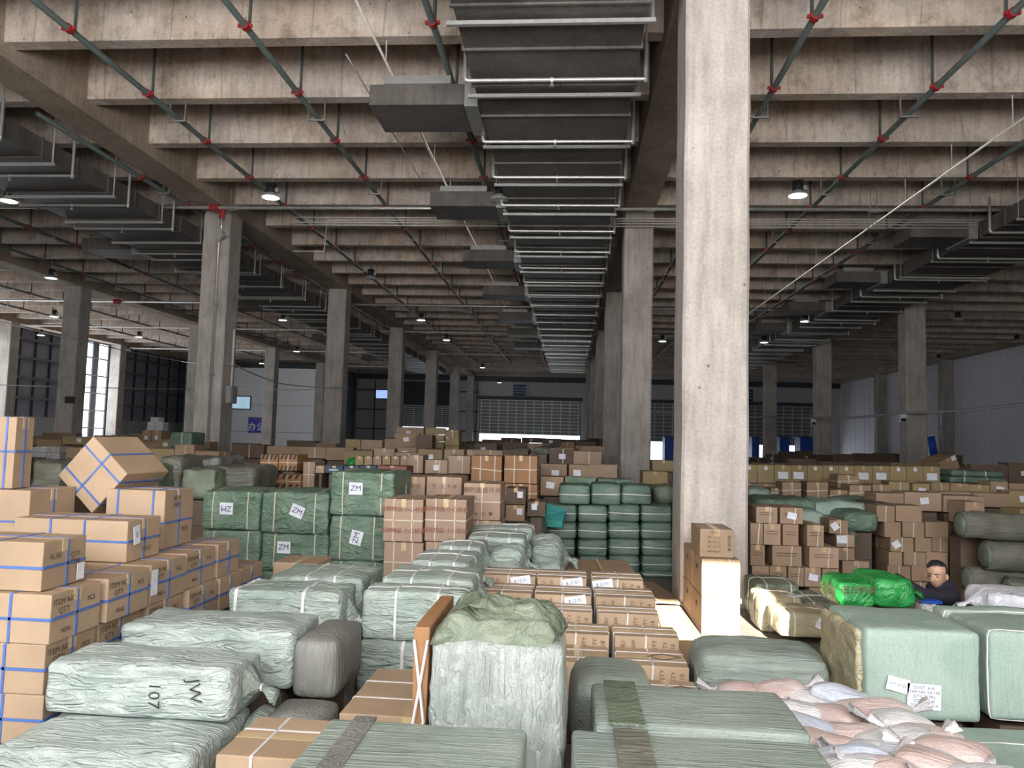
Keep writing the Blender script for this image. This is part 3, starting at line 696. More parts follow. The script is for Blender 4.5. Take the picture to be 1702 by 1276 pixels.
# slack cables strung between pillars
def cable(pts, label, r=.022, sag=.25):
    P = []
    for i in range(len(pts)-1):
        a, b = Vector(pts[i]), Vector(pts[i+1]); n = 10
        for k in range(n+(i == len(pts)-2)):
            t = k/n; q = a.lerp(b, t); q.z -= sag*4*t*(1-t); P.append(q)
    o = MB().tube(P, r, 5).build('cable', 'cable', None, True); tag(o, label, 'cable'); return o
cable([(2.2, 31.8, 3.3), at(1350, 694, 43.1), at(1495, 686, 31.85), at(1760, 664, 26)], 'white cable strung between the pillars towards the pale wall', .055, .1)
cable([at(-30, 525, 33), at(130, 565, 31.8), at(300, 600, 45), at(385, 605, 20.5)], 'pale cable slanting past the tall windows', .025, .05)
cable([at(-30, 638, 33), at(95, 642, 31.8), at(320, 647, 43), at(575, 647, 32.0)], 'thin straight cable crossing before the white office', .02, .02)
cable([at(388, 605, 21.0), at(470, 638, 26), at(580, 645, 31.9)], 'dark drooping cable between the two window side pillars', .02, .05)
cable([at(575, 90, 11.0), at(700, 300, 16.5)], 'thin wire slanting under the ribs beside the duct', .012, 0)
o = MB().tube([at(1553, 757, 37), at(1547, 725, 37)], .17, 10).build('blue_roll', 'blueobj', None, True); tag(o, 'upright bright blue roll beside the pillar by the pale wall', 'roll'); 
b = o; MB().tube([at(1547, 725.5, 37), at(1547, 724, 37)], .12, 10).build('core', 'signw', o)

# ------------------------------------------------------------------ high bay lamps
def lamp(x, y, z, lit, label, s=1.0):
    L = tag(empty('high_bay_lamp', (x, y, z)), label, 'lamp')
    MB().tube([(0, 0, .33), (0, 0, overhead(y)-z)], .008, 5).build('suspension_rod', 'galvd', L)
    h = MB().lathe([(.05, .36), (.05, .33), (.12, .33), (.125, .30), (.115, .295), (.125, .27), (.115, .265), (.125, .24), (.115, .235), (.125, .21), (.115, .2), (.12, .12), (.10, .1)], 18); h.build('housing', 'black', L)
    MB().lathe([(.10, .11), (.12, .10), (.19, .03), (.225, .005), (.225, -.005), (.2, -.005), (.2, 0), (.1, .08)], 24).build('reflector', 'lampcase', L, True)
    MB().lathe([(.195, -.012), (.195, .0)], 24).build('lens', 'lens_on' if lit else 'lens_off', L)
    MB().box(.11, .2, -.04, .04, .12, .22).build('driver_box', 'galvd', L)
    return L
LP = [(450, 328, 1, 'above the drain pipe pillar, largest in the bright bay'), (830, 331, 0, 'unlit, beside the branch boxes of the middle duct'), (1326, 325, 1, 'alone beyond the big front pillar'),
      (14, 334, 1, 'under the beam end of the window side duct'), (85, 462, 1, 'before the outer pillar row'), (90, 526, 1, 'small, against the outer bay ceiling'),
      (68, 557, 1, 'hanging before the grey framed cladding'), (470, 532, 1, 'between the two window side pillars'), (700, 532, 1, 'below the third pillar head of the bright bay'), (742, 565, 1, 'next one behind in the bright bay'),
      (616, 463, 0, 'unlit, second along the bright bay'), (316, 460, 0, 'unlit, behind the drain pipe pillar'), (1338, 534, 1, 'glowing under the wall side duct'),
      (1270, 569, 1, 'small glowing one farther under the wall side duct'), (1101, 567, 1, 'between the big pillar and the second pillar'), (802, 611, 1, 'tiny, near the wide shutter door'),
      (231, 560, 1, 'beside the tall windows'), (212, 583, 0, 'unlit, right at the tall windows'), (435, 604, 1, 'before the white office wall'), (493, 584, 1, 'small, above the white office'), (830, 636, 1, 'tiny, just over the wide shutter door'), (922, 637, 0, 'tiny and unlit over the wide shutter door'),
      (1560, 598, 0, 'black, before the pale wall pillar'), (1690, 568, 0, 'black, before the pale wall at its brightest sheet'), (1592, 532, 0, 'unlit in the darkest bay')]
for (u, v, lit, nm) in LP:
    p = atz(u, v, 7.55); 
    if p.y > 74: p = at(u, v, 73)
    if p.x > 25.5: p = at(u, v, p.y*25/p.x)
    lamp(p.x, p.y, p.z, lit, 'round high bay lamp '+nm)

# ------------------------------------------------------------------ goods, window side stack of blue strapped cartons
ORD = ['bottom', 'second', 'third', 'fourth', 'fifth', 'sixth']
BS = dict(sm='blue', sw=.014, near=True)
XRT = -2.63
rows = [(3.75, 4.17), (4.21, 4.64), (4.69, 5.13), (5.17, 5.60), (5.64, 6.02), (6.06, 6.5)]
RN = ['front', 'second', 'third', 'fourth', 'fifth', 'last']
for i, (a, b) in enumerate(rows):
    n = 4 if i < 5 else 3
    for k in range(n):
        z0 = 0 if k == 0 else .08+.25*k; z1 = .08+.25*(k+1)
        j = .02*math.sin(i*5+k*3)
        if k == 0 and i > 0: fill_under(XRT-.82, XRT, a, b, z1); continue
        o = carton(XRT-.80+j, XRT+j, a, b, z0, z1, 'card', label='blue strapped tan carton, %s row of the long stack, %s layer from the floor' % (RN[i], ORD[k]), group='blue strapped cartons in the long stack',
               straps=[('x', .45), ('x', -.3), ('z', .5), ('y', 0)], **BS)
        w, d, h = .794, b-a, z1-z0
        if i < 4:
            lettering(o, 'ITEM NO\nQTY', .045, (w/2+.003, -d*.25, h*.72), 'right'); lettering(o, 'PCS', .04, (w/2+.003, d*.28, h*.7), 'right'); lettering(o, 'MEAS', .035, (w/2+.003, -d*.2, h*.2), 'right')
        if (i, k) in ((2, 3),): sticker(o, .07, .16, (w/2+.004, -d*.42, h*.55), 'right', 0, None); 
def bcart(x0, x1, y0, y1, z0, z1, label, **kw):
    k2 = dict(BS); k2.update(kw); return carton(x0, x1, y0, y1, z0, z1, k2.pop('m', 'card'), label=label, straps=k2.pop('straps', [('x', .5), ('x', -.45), ('z', .5), ('y', 0)]), **k2)
o = bcart(-3.52, -2.72, 3.80, 4.16, 1.082, 1.335, 'tan carton on top of the front end of the blue strapped stack', straps=[('x', .35), ('z', .48), ('y', .1)])
lettering(o, 'N.W', .045, (.407, -.09, .17), 'right'); lettering(o, 'QTY\nCTN', .04, (.407, .07, .14), 'right'); sticker(o, .06, .09, (.408, .12, .06), 'right')
o = bcart(-3.60, -2.82, 4.72, 5.12, 1.082, 1.345, 'long tan carton with a white tag lying across the blue strapped stack', straps=[('x', .25), ('x', -.35), ('z', .5), ('y', 0)])
sticker(o, .07, .12, (.41, -.13, .17), 'right', .15, '5', .05); lettering(o, 'MADE', .04, (.41, 0, .07), 'right')
o = bcart(-3.35, -2.90, 5.30, 5.72, 1.082, 1.50, 'square blue strapped carton behind, holding up the tilted carton', straps=[('x', .6), ('x', -.6), ('z', .45), ('y', 0)])
lettering(o, 'ITEM\nNO', .05, (.23, -.05, .33), 'right'); lettering(o, 'PCS', .05, (.23, .08, .12), 'right')
fill_under(-4.5, -3.66, 4.9, 5.4, 1.08)
bcart(-4.45, -3.63, 4.90, 5.38, 1.082, 1.505, 'wide tan carton under the tall upright carton at the edge', straps=[('x', .3), ('z', .5), ('y', 0)])
o = bcart(-4.50, -3.80, 4.93, 5.12, 1.508, 2.0, 'tall upright tan carton, topmost over the blue strapped stack', straps=[('x', .82), ('z', .52), ('y', 0)], rot=.03)
lettering(o, 'X\nF M', .06, (.14, -.105, .27), 'front'); lettering(o, '1 59', .05, (.2, -.105, .13), 'front')
# tilted carton wedged in the gap
SEED[0] += 1; o = body(.40, .52, .40, .006, .12, .006, 77, 'card', 'carton', freq=4.0); tag(o, 'tan carton tilted on its corner, wedged over the gap in the blue strapped stack', 'carton')
o.rotation_euler = Matrix.Rotation(R(48), 3, 'Y').to_euler()
c_ = at(156, 853, 5.38); o.matrix_world = Matrix.Translation((c_.x, 5.64, c_.z)) @ Matrix.Rotation(R(-4), 4, 'Z') @ Matrix.Rotation(R(-48), 4, 'Y') @ Matrix.Translation((.20, 0, 0))
for a_, p_ in (('x', .55), ('x', -.55), ('z', .5)): ring(o, .40, .52, .40, .004, a_, p_*(.2 if a_ == 'x' else .4), .014, 'blue', .005)
MB().box(-.2, .2, -.003, .003, .4, .404).build('seam', 'tape', o)
# loose cartons seen far beyond the blue strapped stack's top
bcart(-2.60, -2.20, 6.62, 7.05, 0, .80, 'single blue strapped carton at the foot end of the long stack', straps=[('z', .6)])

# ------------------------------------------------------------------ pale wrapped bundles before the window side stack
def scribble(o, pts, r=.003, m='ink'): return MB().tube(pts, r, 4).build('pen_mark', m, o)
def pen(o, s, size, loc, roll=0): return lettering(o, s, size, loc, 'front', 'black', roll, name='pen_writing', bold=-.012)
o = bale(-2.54, -1.60, 3.62, 4.00, .545, .79, 'w_light', 'pale wrapped bundle marked in pen, lying across the front of the carton stack', res=.025, amp=.016, freq=3.2, bulge=.012, ridge=1.2, ties=(1, -1), tm='w_grey', r=.03)
pen(o, '107', .085, (.10, -.212, .12), R(-90)); pen(o, 'JW', .09, (.30, -.212, .15), R(-80))
o = bale(-2.52, -1.62, 3.28, 3.96, .22, .52, 'w_light', 'pale wrapped bundle with pen marks, lowest of the three by the carton stack', res=.025, amp=.014, freq=3.0, bulge=.015, ridge=1.1, ties=(-1,), r=.035, fill=True)
pen(o, '107', .09, (-.05, -.362, .15), R(-90)); pen(o, 'wv', .1, (-.22, -.362, .14), R(-80))
o = bale(-2.50, -1.50, 4.16, 4.62, .53, .845, 'w_light', 'pale wrapped bundle with a dark grey sleeve, behind the pen marked bundle', res=.03, amp=.014, freq=3.2, ridge=1.1, ties=(-1,), r=.035, fill=True)
pen(o, '7', .08, (-.02, -.25, .2), R(-90)); pen(o, 'S2', .09, (-.2, -.25, .16), R(-80))
bale(-1.49, -1.24, 4.14, 4.66, .50, .81, 'w_dark', 'dark grey stretched bag end beside the pale bundle with the sleeve', res=.03, amp=.006, bulge=.02, r=.04, fill=True)
bale(-1.50, -1.20, 3.78, 4.10, .22, .52, 'w_dark', 'dark grey stretched bag between pale bundles and the flat carton', res=.03, amp=.006, bulge=.02, r=.04, fill=True)
bale(-1.60, -1.50, 3.76, 3.98, .2, .5, 'w_grey', 'small crumpled grey bag end tucked under the pen marked bundle', res=.02, amp=.03, bulge=.04, r=.07, fill=True)
o = bale(-2.27, -1.50, 5.02, 5.42, .48, .885, 'w_light2', 'pale green bundle with two white straps behind the sleeved bundle', res=.03, amp=.016, ridge=1.2, straps=[('x', -.85), ('x', .35)], ties=(1,), r=.035, fill=True)
o = bale(-2.38, -1.62, 6.00, 6.62, .40, .80, 'w_light2', 'flat pale green bundle before the dark green bales', res=.035, amp=.018, ridge=1.2, straps=[('x', -.2), ('x', .4)], ties=(1,), r=.035, fill=True)
# middle file of pale green bales running back
NR = [(5.05, 5.36, -1.36, -.66, .91, .32), (5.40, 5.98, -1.32, -.66, .935, .35), (6.04, 6.70, -1.25, -.76, .955, .35), (6.78, 7.34, -1.17, -.76, .975, .35), (7.42, 8.02, -.98, -.42, .985, .36), (8.10, 8.6, -1.02, -.38, 1.0, .36)]
for i, (a, b, x0, x1, z, h) in enumerate(NR):
    if i in (2, 3): x1 = -.77
    bale(x0, x1, a, b, z-h, z, 'w_light2', 'pale green bale with white straps, %s of the file running back' % ('first first,second,third,fourth,fifth,last'.split(',')[i].split()[0] if i else 'front one'), 'pale green bales in the middle file',
         res=.035, amp=.012, ridge=1.0, straps=[('x', -.35), ('x', .45), ('y', 0)], ties=(1,) if i > 0 else (), r=.03, sw=.014, fill=(i > 0))
bale(-1.38, -.70, 5.04, 5.5, .25, .58, 'w_light2', 'crumpled pale green bale under the front one of the middle file', res=.03, amp=.02, ridge=1.2, straps=[('x', -.1)], r=.035, fill=True)
bale(-.72, -.42, 7.02, 7.38, .62, .93, 'w_light2', 'drooping torn pale bale end at the side of the middle file', res=.025, amp=.035, ridge=1.3, r=.09, ties=(1,), fill=True)
bale(-.38, -.06, 7.6, 8.2, .55, .92, 'w_light2', 'drooping creased pale bale at the far side of the middle file', res=.025, amp=.04, ridge=1.3, r=.1, ties=(1,), fill=True)
MB_ = bale(-1.49, -1.375, 4.75, 5.0, .2, .58, 'w_dark', 'black crumpled sack wedged beside the front bale of the middle file', res=.03, amp=.03, r=.07, fill=True)

# ------------------------------------------------------------------ lowest goods at the camera's feet
WS = dict(sm='white_strap', sw=.012, near=True, fill=True)
o = carton(-1.50, -.92, 3.27, 3.73, .28, .55, 'card', 'flat tan carton with white straps beside the lowest pale bundle', straps=[('x', -.45), ('x', .5), ('y', .3)], **WS); lettering(o, 'ITEM NO', .05, (-.08, -.237, .2), 'front')
o = carton(-1.12, -.42, 3.80, 4.56, .28, .56, 'card', 'wide tan carton with two white straps behind the grey taped bale', straps=[('y', -.35), ('y', .35), ('x', .2)], **WS); lettering(o, 'G.W', .05, (-.2, -.393, .14), 'front')
G = dict(res=.03, r=.02, bulge=.004, ridge=.9)
o = bale(-.89, -.14, 2.28, 2.92, .5, .86, 'w_grey', 'grey green taped bale right before the tall glossy bale', amp=.006, freq=2.5, fill=True, **G)
MB().box(-.28, -.20, -.335, .335, .357, .368).build('tape', 'w_dark', o)
o = bale(.03, .95, 2.40, 3.06, .5, .82, 'w_grey', 'grey green taped bale with a broad tape band, lowest beside the tall glossy bale', amp=.006, freq=2.5, fill=True, **G)
MB().box(-.30, -.17, -.335, .335, .318, .330).build('tape', 'w_roll', o)
o = bale(.12, .95, 3.09, 3.59, .5, .835, 'w_grey', 'long grey green bale lying behind the lowest taped bale', amp=.010, freq=2.5, fill=True, **G)
MB().box(-.36, -.22, -.265, .265, .334, .346).build('tape', 'w_moss', o)
o = bale(-.535, -.005, 3.03, 3.57, .0, 1.14, 'w_glass', 'tall glossy white bale with a moss green hood in the middle', res=.028, r=.035, amp=.012, freq=5, ridge=1.0, bulge=.012)
v_, f_ = rbox(.55, .56, .13, .06, .022, .045, 12, freq=6, ridge=1.2, taper=.22); hd = mkobj('hood', v_, f_, 'w_moss', o, True, (0, .005, 1.10))
o = carton(-.62, -.55, 3.1, 3.75, .0, 1.17, 'card3', 'narrow upright carton with crossed white straps against the tall glossy bale', near=True, tape=False, flaps=False)
for sk in (.07, -.07): 
    MB().tube([(-.045, -.33, .55), (-.045-.0, -.331, .56), (.0+sk*.3, -.333, .8), (-sk*.4, -.333, 1.12)], .006, 5).build('strap', 'white_strap', o)
o = bale(.04, .44, 3.92, 4.44, .35, .73, 'w_grey', 'short rounded grey green bale behind the long one', amp=.008, freq=2.5, res=.03, r=.08, bulge=.02, ridge=.7, fill=True)
bale(.83, 1.64, 4.92, 5.42, .04, .64, 'w_grey', 'long rounded blue grey bale before the sunlit cartons', res=.03, r=.09, amp=.018, bulge=.015, ridge=1.0, tm='w_grey')
fill_under(.1, 1.7, 4.0, 4.85, .3)

# ------------------------------------------------------------------ strapped tan cartons in three files beside the middle
ER = [(6.55, .42, .78, (-.73, -.27), (-.26, .16), (.21, .64)), (6.10, .42, .725, (-.75, -.28), (-.26, .19), (.22, .69)), (5.78, .30, .67, None, (-.26, .19), (.23, .68)),
      (5.42, .33, .60, None, (-.16, .30), (.33, .78)), (4.98, .42, .53, None, (-.12, .28), (.33, .78)), (4.56, .38, .46, None, None, (.44, .80))]
fn = ['file against the green bales', 'middle file', 'file nearest the sunlit floor']
for i, (y, d, z, *cs) in enumerate(ER):
    for j, c in enumerate(cs):
        if not c: continue
        zl = max(.02, z-.30)
        o = carton(c[0], c[1], y, y+d, zl, z, 'card', 'strapped tan carton, %s one in the %s' % (['hindmost', 'second hindmost', 'third hindmost', 'fourth hindmost', 'fifth hindmost', 'foremost'][i], fn[j]), 'strapped tan cartons in three files',
                   straps=[('x', -.05, .05), ('y', .45), ('y', -.45)], sm='white_strap', sw=.012, near=True, fill=True)
        w = c[1]-c[0]
        for q, (s, dx) in enumerate((('BU', -.36), ('NW', -.2), ('QTY', .12), ('STY', .28), ('18', .4))): lettering(o, s, .04, (dx*w, -d/2-.001, .24), 'front', 'ink', R(90))
        if i == 0 or (i, j) in ((1, 1),): sticker(o, .17, .075, (w*.22 if j != 2 else -w*.3, -d/2-.003, .26), 'front', .18, 'B 12 51', .035)
        if j == 2 and i > 3: 
            MB().tube([(-.02+.1, -.07, .303), (.1+.1, 0, .303), (-.02+.1, .07, .303), (-.12+.1, 0, .303), (-.02+.1, -.07, .303)], .003, 4).build('printed_diamond', 'ink', o)
# ------------------------------------------------------------------ dark green bales with paper labels
def zbale(u0, v0, u1, v1, Y, D, nm, lab=None, rr=0, side=False, pos=(0, 0)):
    o = pbale(u0, v0, u1, v1, Y, D, m='w_green', label='green wrapped bale '+nm, group='green wrapped bales with white letter labels', res=.05, amp=.014, freq=4, ridge=1.4, r=.03, straps=[('x', -.6), ('x', .6)], sw=.012, sm='cream_strap')
    a = at(u0, v0, Y).x; b = at(u1, v0, Y).x; h = at(u0, v0, Y).z-at(u0, v1, Y).z
    if lab: sticker(o, .15, .13, (pos[0]*(b-a)/2, -D/2-.028, h*(.5+pos[1]/2)), 'front', rr, lab, .085)
    if side: sticker(o, .04, .17, ((b-a)/2+.03, 0, h*.5), 'right')
    return o
Zs = [(335, 815, 431, 880, 'ZM', 3.14, (-.1, .1), 'beside the blue strapped stack, topmost'), (335, 880, 431, 945, None, 0, (0, 0), 'beside the blue strapped stack, one below the top'), (337, 945, 431, 1010, None, 0, (0, 0), 'beside the blue strapped stack, low'),
      (434, 817, 546, 887, 'ZM', -.35, (.1, .1), 'middle column, topmost with tilted label'), (434, 887, 545, 950, 'ZM', .0, (-.3, .3), 'middle column, below the tilted label'), (434, 950, 545, 1012, None, 0, (0, 0), 'middle column, low')]
for (a, b, c, d, t, r_, pos, nm) in Zs: zbale(a, b+1, c, d, 8.2, .8, nm, t, r_, False, pos)
zbale(549, 785, 655, 857, 8.1, .9, 'tall column, topmost with upright label', 'ZM', 0, True, (-.18, .25)); zbale(547, 858, 640, 932, 8.1, .9, 'tall column, second with sideways label', 'ZM', 1.35, False, (.0, .05)); zbale(547, 933, 640, 1005, 8.1, .9, 'tall column, third from the top')
# tan cartons with red print next to them
def rcart(u0, v0, u1, v1, Y, D, nm, txt, m='card5', st=(('x', -.5), ('x', .45), ('z', .5)), **kw):
    o = pcarton(u0, v0, u1, v1, Y, D, m=m, label=nm, straps=st, sm='cream_strap', sw=.011, **kw)
    h = at(u0, v0, Y).z-at(u0, v1, Y).z
    for (s, sz, dx, fz, mt) in txt: lettering(o, s, sz, (dx, -D/2-.004, h*fz), 'front', mt)
    return o
T1 = [('易碎物品 小心轻放', .055, 0, .75, 'inkred'), ('易碎物品 小心轻放', .055, 0, .25, 'inkred')]
for c, (a, b) in enumerate(((637, 703), (706, 775))):
    for r_, (v0, v1) in enumerate(((829, 900), (901, 968), (969, 1036))):
        rcart(a, v0, b, v1, 7.55, .62, 'tan carton with red characters, %s column, %s layer from the top' % (['green bale side', 'outer'][c], ['first', 'second', 'third'][r_]), T1 if r_ == 0 else (), group='tan cartons with red characters')
T2 = [('☂ ⚠ ↑ ♻', .075, 0, .45, 'ink')]
rcart(672, 792, 706, 858, 8.95, .6, 'tan carton with handling marks, half hidden by the tall green bale', [('↑ ♲', .07, 0, .75, 'ink')], st=(('x', -.5),))
rcart(708, 792, 767, 858, 8.95, .6, 'tan carton with handling marks between green bale and tall carton', [('☂ ⚠ ↑ ♲', .06, 0, .75, 'ink')], st=(('x', 0),))
rcart(770, 803, 832, 864, 8.4, .6, 'tall tan carton with black characters over the middle file', [('磨砂面板开关', .07, 0, .80, 'ink'), ('310', .05, -.1, .6, 'ink'), ('↑ ☂ ▼', .06, .02, .15, 'ink')], st=(('x', 0), ('z', .5)))
rcart(783, 865, 832, 925, 8.4, .6, 'tan carton below the tall one with black characters', (), st=(('x', -.6),)); fill_under(-1.3, -.8, 8.45, 9.0, .5)

# ------------------------------------------------------------------ teal bales stacked before the second pillar
def tb(u0, v0, u1, v1, Y, nm, D=.6, i=0):
    return pbale(u0, v0, u1, v1, Y, D, m='w_teal', label='teal green bale, '+nm, group='teal green bales stacked before the second pillar', res=.06, amp=.012, r=.045, bulge=.01, ridge=.9, straps=[('z', .5, .03*math.sin(i*2.7))], sw=.010, sm='white_strap')
cols_ = [(908, 958), (961, 1009), (1012, 1063), (1066, 1117)]
lay = [(839, 867), (868, 895), (896, 923), (924, 950), (951, 978)]
cn = ['column on the net side', 'second column', 'third column', 'column at the big pillar']
for c, (a, b) in enumerate(cols_):
    for r_, (v0, v1) in enumerate(lay):
        if r_ == 4 and c < 2: continue
        s = [-3, 0, 0, 2][c] if r_ > 1 else 0
        tb(a+s, v0+(c % 2), b+s, v1+(c % 2), 11.2+.01*c, '%s, %s below the top row' % (cn[c], ['first', 'second', 'third', 'fourth', 'fifth'][r_]), i=c+r_*3)
for k, (a, v0, b, v1) in enumerate(((929, 806, 981, 838), (983, 804, 1032, 839), (1034, 806, 1083, 838))): tb(a, v0, b, v1, 11.22, 'top row, %s' % ['net side', 'middle', 'pillar side'][k], i=k)
pbale(1086, 808, 1122, 838, 11.6, .7, m='w_moss', label='dull moss green sack behind the big front pillar', res=.06, amp=.03, r=.1, fill=True)
pbale(850, 860, 905, 905, 10.6, .8, m='w_roll', label='dark olive sheet covered bale before the teal bales', res=.06, amp=.04, r=.08, fill=True)
p = at(905, 835, 10.9); q = at(935, 862, 10.9)
o = mkobj('teal_net', [(q.x-.45, 10.85, q.z+.0), (q.x, 10.8, q.z-.02), (q.x+.05, 10.95, q.z+.12), (p.x, 11.0, p.z), (q.x-.45, 10.87, q.z-.1), (q.x, 10.82, q.z-.12), (q.x+.05, 10.97, q.z+.02), (p.x, 11.02, p.z-.1)], BF, 'tealnet'); tag(o, 'bright teal net corner poking out beside the teal bales', 'net')
# flattened cardboard on the floor
def sheet(x0, x1, y0, y1, z, nm, rot=0, th=.02, m='sheet', tl=(0, 0)):
    w, d = x1-x0, y1-y0; nx, ny = 8, 5; vs = []
    for k in (0, 1):
        for i in range(nx+1):
            for j in range(ny+1):
                X_, Y_ = -w/2+w*i/nx, -d/2+d*j/ny; vs.append((X_, Y_, k*th+.03*abs(noise.noise(Vector((X_*2+x0*3, Y_*2, .3))))))
    K = (nx+1)*(ny+1); I = lambda i, j: i*(ny+1)+j; f = []
    for i in range(nx):
        for j in range(ny): f += [(I(i, j), I(i, j+1), I(i+1, j+1), I(i+1, j)), tuple(K+a for a in (I(i, j), I(i+1, j), I(i+1, j+1), I(i, j+1)))]
    for i in range(nx): f += [(I(i, 0), I(i+1, 0), K+I(i+1, 0), K+I(i, 0)), (I(i+1, ny), I(i, ny), K+I(i, ny), K+I(i+1, ny))]
    for j in range(ny): f += [(I(0, j+1), I(0, j), K+I(0, j), K+I(0, j+1)), (I(nx, j), I(nx, j+1), K+I(nx, j+1), K+I(nx, j))]
    o = mkobj('cardboard_sheet', vs, f, m); o.location = ((x0+x1)/2, (y0+y1)/2, z); o.rotation_euler = (tl[0], tl[1], rot); tag(o, nm, 'cardboard')
    mkobj('crease', bv(-w*.02, w*.02, -d/2+.01, d/2-.01, th+.028, th+.031), BF, 'tape', o); return o
sheet(.72, 1.32, 6.3, 7.6, .0, 'flattened tan cardboard in the sunlight beside the carton files', .06)
sheet(.70, 1.30, 7.7, 9.2, .0, 'flattened tan cardboard before the foot of the big pillar', -.04)
sheet(.0, .68, 7.15, 8.5, .60, 'raised brown cardboard covering cartons behind the three files', .05, fill if 0 else .03); fill_under(-.0, .66, 7.2, 8.4, .59)
sheet(-.2, .5, 8.7, 10.2, .30, 'brown cardboard slab sloping towards the teal bales', -.08, .04); fill_under(-.15, .45, 8.8, 10.1, .29)
sheet(.6, 1.3, 9.3, 10.6, .02, 'loose brown cardboard at the foot of the teal bales', .2)
sheet(.76, 1.34, 5.6, 6.25, .32, 'tan cardboard flap between the files and the rounded bale', .1, .05); fill_under(.8, 1.3, 5.65, 6.2, .31)
rcart(892, 905, 938, 940, 9.6, .6, 'brown carton lying open behind the drooping bales', (), m='card2', st=(), fill=True)
rcart(860, 948, 900, 985, 8.9, .5, 'brown carton low beside the drooping bales', (), m='card2', st=(), fill=True)

# ------------------------------------------------------------------ cartons at the foot of the big pillar
def pc(x0, x1, y0, y1, z0, z1, nm, **kw): return carton(x0, x1, y0, y1, z0, z1, kw.pop('m', 'card3' if 0 else 'card'), label=nm, group='cartons at the foot of the big pillar', near=True, sm='cream_strap', **kw)
for r_, (y0, y1) in enumerate(((8.03, 8.65), (8.68, 9.3))):
    for k in range(2):
        o = pc(1.37, 1.76, y0, y1, .005+.385*k, .385*(k+1), 'tan carton at the big pillar, %s, %s' % (['sunny front', 'rear against the pillar'][r_], ['on the floor', 'second layer'][k]), straps=[('x', .45)] if r_ == 0 else ())
        lettering(o, '易碎', .06, (-.195, 0, .25), 'left'); 
        if r_ == 0 and k: lettering(o, '☂\n☒\n↑', .05, (.1, -.315, .25), 'front')
o = pc(1.36, 1.71, 8.10, 8.7, .775, 1.065, 'printed tan carton on top of the small stack at the big pillar', straps=())
for i_, s in enumerate(('NAMEP', 'BB   12   10', 'BB   10   12', 'BB   1 8   40', 'Washingstyle')): lettering(o, s, .026, (-.03, -.305, .255-.048*i_), 'front', 'inkred')
lettering(o, '☒\n☂\n☒\n▲', .042, (.125, -.305, .15), 'front')
o = MB().tube([(1.80, 9.2, .5), (1.95, 9.22, .46), (2.0, 9.22, .38), (1.99, 9.22, .02)], .01, 5).build('bent_strap', 'cream_strap'); tag(o, 'loose bent strap standing at the foot of the big pillar', 'strap')

# bales right of the pillar, their straw yellow includes sun glow painted into the wrap
for k, (a, v0, b, v1, Y, D, nm) in enumerate(((1296, 1020, 1396, 1060, 7.66, .5, 'front one with a bluish tag'), (1264, 992, 1335, 1052, 8.24, .5, 'tall one behind'), (1340, 1002, 1398, 1045, 8.24, .7, 'grey one beside the tall one'), (1256, 970, 1330, 1036, 8.8, .6, 'hindmost one by the pillar'))):
    o = pbale(a, v0, b, v1, Y, D, m='w_gold' if k < 2 else 'w_moss', label='straw coloured strapped bale, '+nm, group='strapped bales between the pillar and the mint bales', res=.04, amp=.012, r=.04, ridge=1.2, straps=[('x', -.5), ('x', .6), ('y', 0)], sw=.012)
    if k == 0: sticker(o, .14, .1, (.12, -.285, .13), 'front', -.5, 'NO 5', .04)
    if k < 2: h = at(a, v0, Y).z; sticker(o, .13, .09, (-.05, .05, h+.01), 'top', .3)
# ------------------------------------------------------------------ mint bales at the right
K = dict(res=.035, amp=.010, r=.03, ridge=.7, bulge=.015, freq=3)
o = bale(1.72, 2.36, 4.62, 5.26, .40, .905, 'w_mint', 'big mint green bale with two paper labels before the crouching man', straps=(), **K)
for (u_, v_2, w_, h_, rl, tx, ts) in ((1492, 1137, .125, .08, -.22, 'LOT 20  |||||', .018), (1535, 1157, .185, .14, -.03, 'SD/CT: A1K\nITEM NO: LX-100\nQTY: 20 PRS\nSIZE: 39 - 40\nCOLOR: BLACK', .023)):
    p = at(u_, v_2, 4.60); sticker(o, w_, h_, (p.x-2.04, -.345, p.z-.40), 'front', rl, tx, ts)
v_, f_ = rbox(.05, .60, .46, .04, .03, .02, 5, freq=6, ridge=1.2); mkobj('folded_side', v_, f_, 'w_gold', o, True, (-.335, .02, .02))
fill_under(1.76, 2.34, 4.65, 5.2, .39)
for k, (a, b, nm) in enumerate(((4.70, 5.20, 'front one at the edge'), (5.25, 5.42, 'rear one behind the strap'))):
    o = bale(2.45, 3.40, a, b, .40, .905, 'w_mint', 'mint green bale beside the big labelled one, '+nm, 'mint green bales', straps=[('y', -.9)], sw=.012, **K); fill_under(2.5, 3.35, a+.05, b-.05, .36)
bale(1.80, 3.15, 3.35, 4.58, .08, .40, 'w_mint', 'flat mint green bale with a white cord, lowest before the labelled bale', straps=[('y', .55, -.05)], sw=.008, fill=True, **K)

